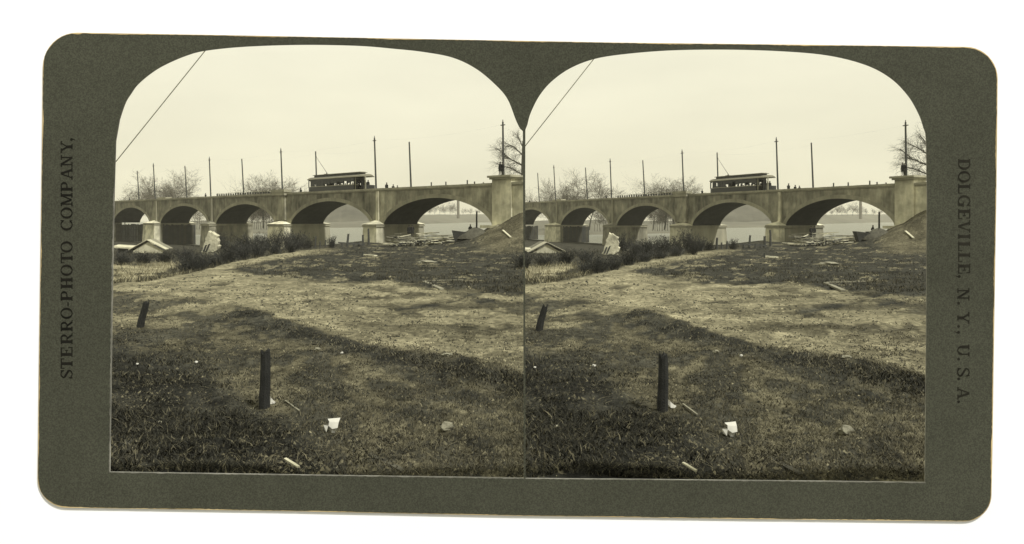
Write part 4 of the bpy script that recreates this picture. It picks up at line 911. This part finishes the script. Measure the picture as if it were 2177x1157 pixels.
def vegetation():
    rng = np.random.default_rng(5)
    def sample(n):
        side = rng.integers(0, 2, n); u = rng.uniform(222, 1113, n); v = 470 + 545 * rng.uniform(0.08, 1, n) ** 1.0
        px = np.where(side == 0, u, u + 853); v = v + np.where(side == 1, 4, 0); return px, v
    def uvt(px, py):
        Y = CH * F / (py - HY); X = (px - CX) / F * Y; u, v = uv_of(X, Y); return (u - 680) / F * Y, Y, u, v
    px, py = sample(330000); X, Y, u, v = uvt(px, py); r = rng.uniform(0, 1, len(px))
    vl = np.interp(u, LOW_U, LOW_V); ve = np.interp(u, EDGE_U, EDGE_V)
    n1 = fbm(X * .5, Y * .4, 81, 4); n2 = fbm(X * 1.6, Y * 1.2, 91, 3)
    dl = sm(v - np.interp(u, [150, 245, 420, 560, 660, 780, 1113], [690, 712, 770, 850, 925, 1003, 1090]), -60, 60)
    # near weeds, thick in the lower corner
    pr = sm(v - vl, 0, 14) * (0.08 + .6 * dl + .5 * sm(n2, .5, .66)) * (.25 + .75 * sm(fbm(X * .8, Y * .8, 131, 3), .38, .56))
    fringe = np.exp(-((v - vl - 20) / 18.0) ** 2) * sm(u, 420, 560); pr = np.maximum(pr, .75 * fringe * sm(fbm(X * .22, Y * .22, 8, 2), .3, .6))
    k = r < pr; cl = .35 + 1.3 * sm(fbm(X * 1.1, Y * 1.1, 121, 3), .35, .68)[k]; hh = cl * (.026 + .045 * dl[k] + .045 * fringe[k]) * rng.uniform(.4, 1.4, k.sum())
    tone = np.where(rng.uniform(0, 1, k.sum()) < .14, rng.uniform(.05, .13, k.sum()), rng.uniform(.009, .038, k.sum()))
    blades('dark_weeds', px[k], py[k], hh, .006 + .012 * rng.uniform(0, 1, k.sum()), tone, 1.8, 'dark tangled weeds covering the near ground', 1)
    pr = sm(v - vl, -8, 6) * .32 * (1 - .8 * dl) + .05 * (1 - sm(v - vl, -8, 6)) * sm(v - ve, 0, 20)
    k = (rng.uniform(0, 1, len(px)) < pr) ; hh = .07 * rng.uniform(.4, 1.5, k.sum())
    blades('dry_grass', px[k], py[k], hh, .004 + .006 * rng.uniform(0, 1, k.sum()), np.where(v[k] > vl[k] + 30, rng.uniform(.025, .11, k.sum()), rng.uniform(.05, .2, k.sum())), 1.6, 'short dry grass on the trampled ground', 2)
    # long dead stalks lying flat
    q = rng.uniform(0, 1, len(px)) < .035 * sm(v - vl, 10, 60)
    blades('dead_stalks', px[q], py[q], .03 + .03 * rng.uniform(0, 1, q.sum()), .004 + .004 * rng.uniform(0, 1, q.sum()), rng.uniform(.05, .17, q.sum()), 9.0, 'long pale dead stalks lying over the near ground', 6)
    k = (v < np.interp(u, [400, 480, 560, 640, 720, 800, 900, 1000, 1113], [560, 572, 588, 594, 592, 592, 606, 616, 628])) & (v > ve + 3) & (u > 500) & (rng.uniform(0, 1, len(px)) < .5 * sm(n1, .3, .6))
    blades('turf_grass', px[k], py[k], .16 * rng.uniform(.4, 1.4, k.sum()), .03 * rng.uniform(.4, 1, k.sum()), rng.uniform(.02, .07, k.sum()), 1.2, 'dark rough turf between track and bridge', 3)
    # dark tufts dotted over the track
    nT = 420; tu = 500 + 613 * rng.uniform(0, 1, nT) ** .8; tv = rng.uniform(552, 800, nT); tv = np.where(tv > np.interp(tu, LOW_U, LOW_V), rng.uniform(560, 640, nT), tv); sd_ = rng.integers(0, 2, nT)
    px2, py2 = np.where(sd_ == 0, tu, tu + 852), tv + np.where(sd_ == 1, 4, 0); nb = 16; px2, py2 = np.repeat(px2, nb), np.repeat(py2, nb); Y2 = CH * F / (py2 - HY)
    sz = np.repeat(rng.uniform(.04, .22, nT) , nb); px2 = px2 + rng.normal(0, 1, nT * nb) * sz * 1.2 * F / Y2; py2 = py2 + rng.normal(0, 1, nT * nb) * sz * CH * F / Y2 ** 2
    ok2 = (px2 < 1110) | (px2 > 1119); px2, py2, sz = px2[ok2], py2[ok2], sz[ok2]
    blades('weed_tufts', px2, py2, (.03 + .22 * sz) * rng.uniform(.4, 1.3, len(px2)), .012 + .035 * sz, rng.uniform(.02, .07, len(px2)), 1.6, 'small dark weed tufts dotted over the pale track', 7)
    # low ground beyond the edge: straw and dark weeds
    k = (v < ve - 1) & (v > 512) & (u < 720)
    st = sm(fbm(X * .5, Y * .3, 71, 3), .35, .6)[k] * (1 - sm(u[k], 370, 415)) * sm(v[k], 534, 545)
    tn = np.where(rng.uniform(0, 1, k.sum()) < st * .9, rng.uniform(.12, .28, k.sum()), rng.uniform(.025, .095, k.sum()))
    blades('straw_grass', px[k], py[k], (.12 + .42 * sm(fbm(X * .7, Y * .5, 151, 3), .3, .7)[k]) * rng.uniform(.2, 1.3, k.sum()), .010 + .022 * rng.uniform(0, 1, k.sum()), tn, 1.1, 'tall straw and dark weeds on the low ground beyond the track', 4)

def lumps(name, px, py, size, tone, flat, label, seed):
    rng = np.random.default_rng(seed); n = len(px)
    Y = CH * F / (py - HY); X = (px - CX) / F * Y; Z = H(X, Y); b = np.stack([X, Y, Z], -1)
    d = np.array([[1, 0, 0], [0, 1, 0], [-1, 0, 0], [0, -1, 0], [0, 0, 1]], float)
    V = d[None] * rng.uniform(.5, 1.3, (n, 5, 1)) * size[:, None, None]; V[..., 2] *= flat
    a = rng.uniform(0, 6.28, n); c, q = np.cos(a)[:, None], np.sin(a)[:, None]
    V = np.stack([V[..., 0] * c - V[..., 1] * q, V[..., 0] * q + V[..., 1] * c, V[..., 2]], -1) + b[:, None]; V[:, :4, 2] -= .02 
    me = bpy.data.meshes.new(name); me.vertices.add(n * 5); me.vertices.foreach_set('co', V.reshape(-1)); i = np.arange(n) * 5
    lo = np.stack([i + j for t in ((0, 1, 4), (1, 2, 4), (2, 3, 4), (3, 0, 4)) for j in t], -1).reshape(-1).astype(np.int32)
    me.loops.add(n * 12); me.loops.foreach_set('vertex_index', lo); me.polygons.add(n * 4); me.polygons.foreach_set('loop_start', (np.arange(n * 4) * 3).astype(np.int32)); me.update(calc_edges=True)
    at = me.color_attributes.new('tone', 'FLOAT_COLOR', 'POINT'); at.data.foreach_set('color', np.repeat(np.concatenate([tint3(tone), np.ones((n, 1))], 1), 5, 0).reshape(-1).astype(np.float32))
    me.materials.append(M['blade']); tag(obj(name, me), label, 'clods', kind='stuff')
def clods():
    rng = np.random.default_rng(15); n = 60000
    side = rng.integers(0, 2, n); u = rng.uniform(222, 1113, n); v = 525 + 480 * rng.uniform(0, 1, n) ** 1.2
    px, py = np.where(side == 0, u, u + 853), v + np.where(side == 1, 4, 0)
    Y = CH * F / (py - HY); X = (px - CX) / F * Y; uu, vv = uv_of(X, Y); ve = np.interp(uu, EDGE_U, EDGE_V); XL = (uu - 680) / F * Y
    cl = fbm(XL * .25, Y * .15, 61, 3); k = (vv > ve + 4) & (rng.uniform(0, 1, n) < sm(cl, .25, .6))
    s_ = .012 + Y[k] / F * (.5 + 3.4 * rng.uniform(0, 1, k.sum()) ** 3)
    lt = rng.uniform(0, 1, k.sum()); dry = tone_of(X[k], Y[k])[:, 0]; tone = np.where(lt < .66, np.minimum(rng.uniform(.02, .06, k.sum()), dry * .6), np.clip(dry * rng.uniform(1.2, 2.0, k.sum()), .02, .24))
    lumps('clods', px[k], py[k], s_, tone, .7, 'loose clods, leaves and pebbles strewn over the bare ground', 16)

def litter():
    rng = np.random.default_rng(25); n = 26000
    side = rng.integers(0, 2, n); u = rng.uniform(222, 1113, n); v = 660 + 355 * rng.uniform(0, 1, n)
    px, py = np.where(side == 0, u, u + 848), v + np.where(side == 1, 7, 0)
    Y = CH * F / (py - HY); X = (px - CX) / F * Y; uu, vv = uv_of(X, Y); vl = np.interp(uu, LOW_U, LOW_V)
    k = (vv > vl + 12) & (rng.uniform(0, 1, n) < sm(fbm((uu - 680) / F * Y * .6, Y * .6, 141, 3), .3, .6))
    lt = rng.uniform(0, 1, k.sum()); tone = np.where(lt < .6, rng.uniform(.012, .05, k.sum()), np.where(lt < .985, rng.uniform(.05, .12, k.sum()), rng.uniform(.14, .22, k.sum())))
    lumps('leaf_litter', px[k], py[k], .02 + .05 * rng.uniform(0, 1, k.sum()) ** 2, tone, .55, 'dead leaves and crumbs of earth among the near weeds', 26)

# ------------------------------------------------------------------ the card mount and its white backing board
DB = 8.0
def cp(px, py, d=DB): return ((px - CX) / F * d, CH - (py - HY) / F * d)
def smooth_path(P, closed=True, n=6):
    out_ = []; N = len(P)
    for i in range(N):
        p0, p1, p2, p3 = (Vector(P[(i + j) % N]) for j in (-1, 0, 1, 2))
        for k in range(n):
            t = k / n; out_.append(0.5 * ((2 * p1) + (p2 - p0) * t + (2 * p0 - 5 * p1 + 4 * p2 - p3) * t * t + (3 * p1 - p0 - 3 * p2 + p3) * t ** 3))
    return out_
def corner(c, r, a0, a1, n=10): return [(c[0] + r * math.cos(R(a0 + (a1 - a0) * i / n)), c[1] + r * math.sin(R(a0 + (a1 - a0) * i / n))) for i in range(n + 1)]
def lerp_pts(a, b, n): return [(a[0] + (b[0] - a[0]) * i / n, a[1] + (b[1] - a[1]) * i / n) for i in range(1, n)]
OUTL = []
OUTL += corner((165, 143), 73, 180, 270) + [(465, 75), (905, 83.5), (1310, 91), (1700, 95.5)] + corner((2052, 168), 68, 270, 360) + [(2117.5, 400), (2112.5, 700), (2109, 950)] \
      + corner((2050, 1051), 57, 0, 90) + [(1600, 1103), (1090, 1096), (600, 1086)] + corner((143, 1017), 62, 90, 180) + [(84, 760), (88, 480), (91, 250)]
WINL = [(255, 254), (267, 219), (279, 199), (293, 180), (320, 157), (350, 138.5), (395, 119), (437, 108), (520, 99.5), (640, 95.5), (760, 97.5), (840, 104), (900, 110.5), (962, 122.5), (1011.5, 146), (1053, 180), (1079, 211), (1097, 256), (1106, 274), (1111.5, 279), (1112.5, 500), (1113, 800), (1113.5, 1016), (800, 1011.5), (500, 1007), (234, 1003), (237, 800), (240.5, 560), (244, 400), (247, 300)]
WINR = [(1117, 276), (1121, 266), (1128, 241), (1146, 205), (1172, 174), (1211, 146), (1260, 126.5), (1320, 116), (1420, 107.5), (1540, 105.5), (1660, 109), (1760, 118), (1840, 138), (1893, 166), (1930, 203), (1952, 240), (1963, 270), (1969, 300), (1970.5, 420), (1969, 700), (1966, 1025), (1700, 1022), (1400, 1019), (1117.5, 1016.5), (1117, 800), (1116.2, 500)]
def soften(P, i0, i1):
    out_ = []
    for i, p in enumerate(P):
        if not (i0 <= i < i1): out_.append(p); continue
        p0, p1, p2, p3 = (Vector(P[max(0, i - 1)]), Vector(P[i]), Vector(P[(i + 1) % len(P)]), Vector(P[min(len(P) - 1, i + 2)]))
        for k in range(6):
            t = k / 6; q = 0.5 * ((2 * p1) + (p2 - p0) * t + (2 * p0 - 5 * p1 + 4 * p2 - p3) * t * t + (3 * p1 - p0 - 3 * p2 + p3) * t ** 3); out_.append((q.x, q.y))
    return out_
WINL = soften(WINL, 0, 18); WINR = soften(WINR, 1, 17)
def make_card():
    o = empty('card_mount', (0, DB, 0)); tag(o, 'dark grey-green stereo card mount with two arched picture openings and printed lettering', 'card')
    cu = bpy.data.curves.new('mount_panel', 'CURVE'); cu.dimensions = '2D'; cu.fill_mode = 'BOTH'; cu.extrude = 0.006
    for P in (OUTL, WINL, WINR):
        sp = cu.splines.new('POLY'); sp.points.add(len(P) - 1); sp.use_cyclic_u = True
        for q, p in zip(sp.points, P): x, z = cp(*p); q.co = (x, z, 0, 1)
    t = bpy.data.objects.new('t', cu); COL.objects.link(t); dg = bpy.context.evaluated_depsgraph_get()
    me = bpy.data.meshes.new_from_object(t.evaluated_get(dg)); bpy.data.objects.remove(t)
    me.transform(Matrix.Rotation(R(90), 4, 'X')); me.materials.clear(); me.materials.append(M['card']); me.materials.append(M['edge'])
    for p in me.polygons: p.material_index = 0 if abs(p.normal.y) > .5 else 1
    obj('mount_panel', me, o)
    def strip(P, wf, y, name, m_, closed=True):
        q = [Vector(p) for p in P]; dense = []
        for i in range(len(q) if closed else len(q) - 1):
            a, b = q[i], q[(i + 1) % len(q)]; n = max(1, int((b - a).length / 6))
            dense += [a.lerp(b, k / n) for k in range(n)]
        if not closed: dense.append(q[-1])
        N = len(dense); rin, rout = [], []
        for i, p in enumerate(dense):
            a, b = dense[(i - 1) % N if closed else max(0, i - 1)], dense[(i + 1) % N if closed else min(N - 1, i + 1)]; d = (b - a).normalized(); nrm = Vector((-d.y, d.x)); w_ = wf(p, i)
            x, z = cp(*p); rout.append((x, y, z)); x, z = cp(*(p + nrm * w_)); rin.append((x, y, z))
        if closed: rin.append(rin[0]); rout.append(rout[0])
        m = MB(); m.grid([rout, rin]); m.build(name, m_, o)
    rn = random.Random(2)
    def wear(p, i):
        w_ = .5 + 1.6 * max(0, math.sin(p.x * .021 + p.y * .034) * math.sin(p.y * .013 + 1) ) + rn.uniform(0, 1.1)
        if p.x > 2060: w_ += .8
        if abs(p.x - 168) < 9 and p.y < 90: w_ += 2.5
        return w_
    strip(OUTL, wear, -0.0085, 'worn_edge', M['worn'])
    strip([(1113.6, 1016.8), (800, 1012), (500, 1007.6), (233.4, 1003.8), (236.2, 800), (239.8, 560), (243.4, 400)], lambda p, i: -.4 - rn.uniform(0, 1.0), -0.0085, 'print_edge', M['edge'], False)
    strip([(1967, 1025.8), (1700, 1022.8), (1400, 1019.8), (1117, 1017)], lambda p, i: -.3 - rn.uniform(0, .9), -0.0085, 'print_edge', M['edge'], False)
    # lettering: slab-serif capitals, x along the line, y up, height 1
    S_, T_, F_ = .25, .105, .11
    def Rr(x0, y0, x1, y1): return [(x0, y0), (x1, y0), (x1, y1), (x0, y1)]
    def serif(x, y, w_=.34): return Rr(x - w_ / 2, y, x + w_ / 2, y + F_)
    def ring(cx, cy, rx, ry, tx, ty, a0=0, a1=360, n=28):
        ps = []
        for i in range(n):
            qa, qb = R(a0 + (a1 - a0) * i / n), R(a0 + (a1 - a0) * (i + 1) / n)
            ps.append([(cx + rx * math.cos(qa), cy + ry * math.sin(qa)), (cx + rx * math.cos(qb), cy + ry * math.sin(qb)), (cx + (rx - tx) * math.cos(qb), cy + (ry - ty) * math.sin(qb)), (cx + (rx - tx) * math.cos(qa), cy + (ry - ty) * math.sin(qa))])
        return ps
    def stem(x, y0=0, y1=1, w_=S_): return Rr(x - w_ / 2, y0, x + w_ / 2, y1)
    def diag(x0, y0, x1, y1, w_): return [(x0 - w_ / 2, y0), (x0 + w_ / 2, y0), (x1 + w_ / 2, y1), (x1 - w_ / 2, y1)]
    def glyph(ch):
        top, bot = 1 - F_, 0
        if ch == 'I': return .4, [stem(.2), serif(.2, bot, .4), serif(.2, top, .4)]
        if ch == 'T': return .9, [stem(.45), serif(.45, 0, .42), Rr(.02, top, .88, 1), Rr(.02, .68, .10, 1), Rr(.80, .68, .88, 1)]
        if ch == 'L': return .8, [stem(.2), serif(.2, top, .4), Rr(0, 0, .78, F_), Rr(.70, 0, .78, .36)]
        if ch == 'E': return .84, [stem(.2), Rr(0, top, .78, 1), Rr(.70, .68, .78, 1), Rr(0, 0, .82, F_), Rr(.74, 0, .82, .36), Rr(.2, .47, .56, .55), Rr(.50, .38, .58, .64)]
        if ch == 'H': return .95, [stem(.2), stem(.75), serif(.2, 0, .4), serif(.2, top, .4), serif(.75, 0, .4), serif(.75, top, .4), Rr(.2, .46, .75, .55)]
        if ch in 'PR':
            g = [stem(.2), serif(.2, 0, .4), Rr(0, top, .5, 1), Rr(.25, .42, .5, .42 + T_)] + ring(.48, .71, .34, .29, .18, .08, -90, 90, 14)
            if ch == 'R': g += [diag(.80, .0, .48, .45, .19), Rr(.72, 0, .96, .08)]
            return (.95 if ch == 'R' else .84), g
        if ch == 'D': return .92, [stem(.2), Rr(0, top, .45, 1), Rr(0, 0, .45, F_)] + ring(.43, .5, .47, .5, .2, .09, -90, 90, 18)
        if ch == 'O': return .95, ring(.475, .5, .475, .51, .19, .085)
        if ch in 'CG':
            g = ring(.5, .5, .49, .51, .19, .085, 38, 322, 26) + [Rr(.80, .70, .88, 1.0)]
            if ch == 'G': g += [stem(.78, .05, .42, .18), Rr(.56, .38, .98, .46)]
            else: g += [Rr(.80, .02, .86, .26)]
            return .95, g
        if ch == 'N': return .98, [stem(.2, 0, 1, .11), stem(.80, 0, 1, .11), diag(.80, 0, .2, 1, .2), serif(.2, 0, .4), serif(.17, top, .34), serif(.80, top, .4)]
        if ch == 'M': return 1.16, [stem(.2, 0, 1, .115), stem(.94, 0, 1, .19), diag(.57, .08, .22, 1, .19), diag(.57, .08, .92, 1, .115), serif(.2, 0, .38), serif(.94, 0, .42), serif(.16, top, .3), serif(.98, top, .36)]
        if ch == 'A': return 1.0, [diag(.14, 0, .48, 1, .115), diag(.82, 0, .50, 1, .2), Rr(.26, .30, .72, .38), serif(.15, 0, .34), serif(.82, 0, .4)]
        if ch == 'V': return .98, [diag(.48, 0, .16, 1, .2), diag(.50, 0, .82, 1, .115), serif(.17, top, .4), serif(.82, top, .32)]
        if ch == 'Y': return .98, [stem(.49, 0, .45), diag(.49, .42, .16, 1, .19), diag(.49, .42, .82, 1, .115), serif(.49, 0, .42), serif(.17, top, .4), serif(.82, top, .32)]
        if ch == 'U': return .98, [stem(.2, .36, 1), stem(.80, .36, 1, .115), serif(.2, top, .4), serif(.80, top, .34)] + ring(.475, .36, .375, .37, .18, .09, 180, 360, 16)
        if ch == 'S': return .76, ring(.38, .735, .33, .275, .11, .085, 30, 215, 16) + ring(.38, .27, .35, .28, .12, .085, -150, 45, 16) + [[(.05, .62), (.20, .84), (.72, .38), (.60, .16)]][:0] + [[(.08, .60), (.22, .70), (.70, .40), (.60, .26)]] + [Rr(.62, .70, .70, 1.0), Rr(.04, 0, .12, .30)]
        if ch == '.': return .24, [[(.12 + .12 * math.cos(R(a)), .11 + .12 * math.sin(R(a))) for a in range(0, 360, 30)]]
        if ch == ',': return .26, [[(.13 + .12 * math.cos(R(a)), .10 + .12 * math.sin(R(a))) for a in range(0, 360, 30)], [(.12, .02), (.25, .08), (.10, -.24), (.04, -.22)]]
        if ch == '-': return .36, [Rr(0, .33, .36, .44)]
    def line(chars, up_left, cap, base_x, name, ink='ink'):
        for ch, yc in chars:
            w_, polys = glyph(ch); m = MB()
            for k, P in enumerate(polys):
                vs = []
                for x, y in P:
                    along = (x - w_ / 2) * cap
                    p = (base_x - y * cap, yc - along) if up_left else (base_x + y * cap, yc + along)
                    X_, Z_ = cp(*p); vs.append((X_, -.0072 - .00012 * k, Z_))
                m.add(vs, [tuple(range(len(vs)))])
            me = m.mesh('letter', M[ink]); obj(name, me, o)
    line([('S', 795), ('T', 773), ('E', 748), ('R', 719.5), ('R', 692.5), ('O', 666), ('-', 647), ('P', 629), ('H', 602), ('O', 574.5), ('T', 549), ('O', 525), ('C', 478.5), ('O', 453), ('M', 424.5), ('P', 397), ('A', 369.5), ('N', 343), ('Y', 312.5), (',', 297)], True, 25.5, 155.3, 'letter')
    line([('D', 350), ('O', 376), ('L', 402), ('G', 427), ('E', 455.5), ('V', 482), ('I', 503), ('L', 524), ('L', 547.5), ('E', 571.5), (',', 588)], False, 26, 2036, 'letter', 'fadedink')
    line([('N', 625.5), ('.', 644.5), ('Y', 676), ('.', 694), (',', 706.5), ('U', 745), ('.', 763.5), ('S', 791), ('.', 805.5), ('A', 836), ('.', 854)], False, 26, 2034.3, 'letter', 'fadedink')
    # backing board with the hole the mount covers
    m = MB(); y0, y1 = DB + .010, DB + .06
    hole = [cp(150, 84.5, y0), cp(2050, 101.5, y0), cp(2050, 1060, y0), cp(150, 1037, y0)]
    rim = [(-9.5, CH + 475 / F * y0), (9.5, CH + 475 / F * y0), (9.5, -.3), (-9.5, -.3)]
    vs = [(x, y, z) for y in (y0, y1) for P in (hole, rim) for x, z in P]
    fs = []
    for i in range(4):
        j = (i + 1) % 4; fs += [(i, j, 4 + j, 4 + i), (8 + i, 12 + i, 12 + j, 8 + j), (i, 8 + i, 8 + j, j), (4 + i, 4 + j, 12 + j, 12 + i)]
    m.add(vs, fs)
    tag(m.build('backing_board', M['white']), 'plain white board behind the dark card mount', 'board')

make_card()
for side in ('left', 'right'):
    make_bridge(side); make_tram(side); make_poles(side); bridge_people(side)
    far_trees(side); shrubs(side); piles_and_posts(side)
    # stay wire running down across the sky
    a, b = (pt(side, 470, 66, 24), pt(side, -53, 716, 24)) if side == 'left' else (Vector(((1295 - CX) / F * 24, 24, CH - (84 - HY) / F * 24)), Vector(((1113.8 - CX) / F * 24, 24, CH - (314 - HY) / F * 24)))
    if side == 'right':
        q = Vector(((1114.9 - CX) / F * 24, 24, 0)); mm = MB(); mm.tube(q + Vector((0, 0, -.5)), Vector((q.x, 24, b.z + .1)), .026, .022, 6); tag(mm.build('wire_mast', M['pole']), 'slender mast hidden behind the divider, holding the slanting wire of the right print', 'mast')
    m = MB(); m.tube(a, b, .016, .016, 5); tag(m.build('stay_wire', M['wood']), f'thin slanting wire across the upper sky of the {side} print', 'wire')
vegetation(); clods(); litter()
# thin river haze around the whole place
hz = MB(); hz.box(-2000, 2000, -120, 2400, -7.2, 45)
hm = bpy.data.materials.new('river_haze'); hm.use_nodes = True; hn = hm.node_tree; hn.nodes.clear()
ho = hn.nodes.new('ShaderNodeOutputMaterial'); hv = hn.nodes.new('ShaderNodeVolumePrincipled')
hv.inputs['Color'].default_value = (0.93, 0.90, 0.74, 1); hv.inputs['Density'].default_value = HAZE; hv.inputs['Anisotropy'].default_value = 0.0
hn.links.new(hv.outputs[0], ho.inputs['Volume'])
tag(hz.build('haze', hm), 'thin pale river haze', kind='stuff')
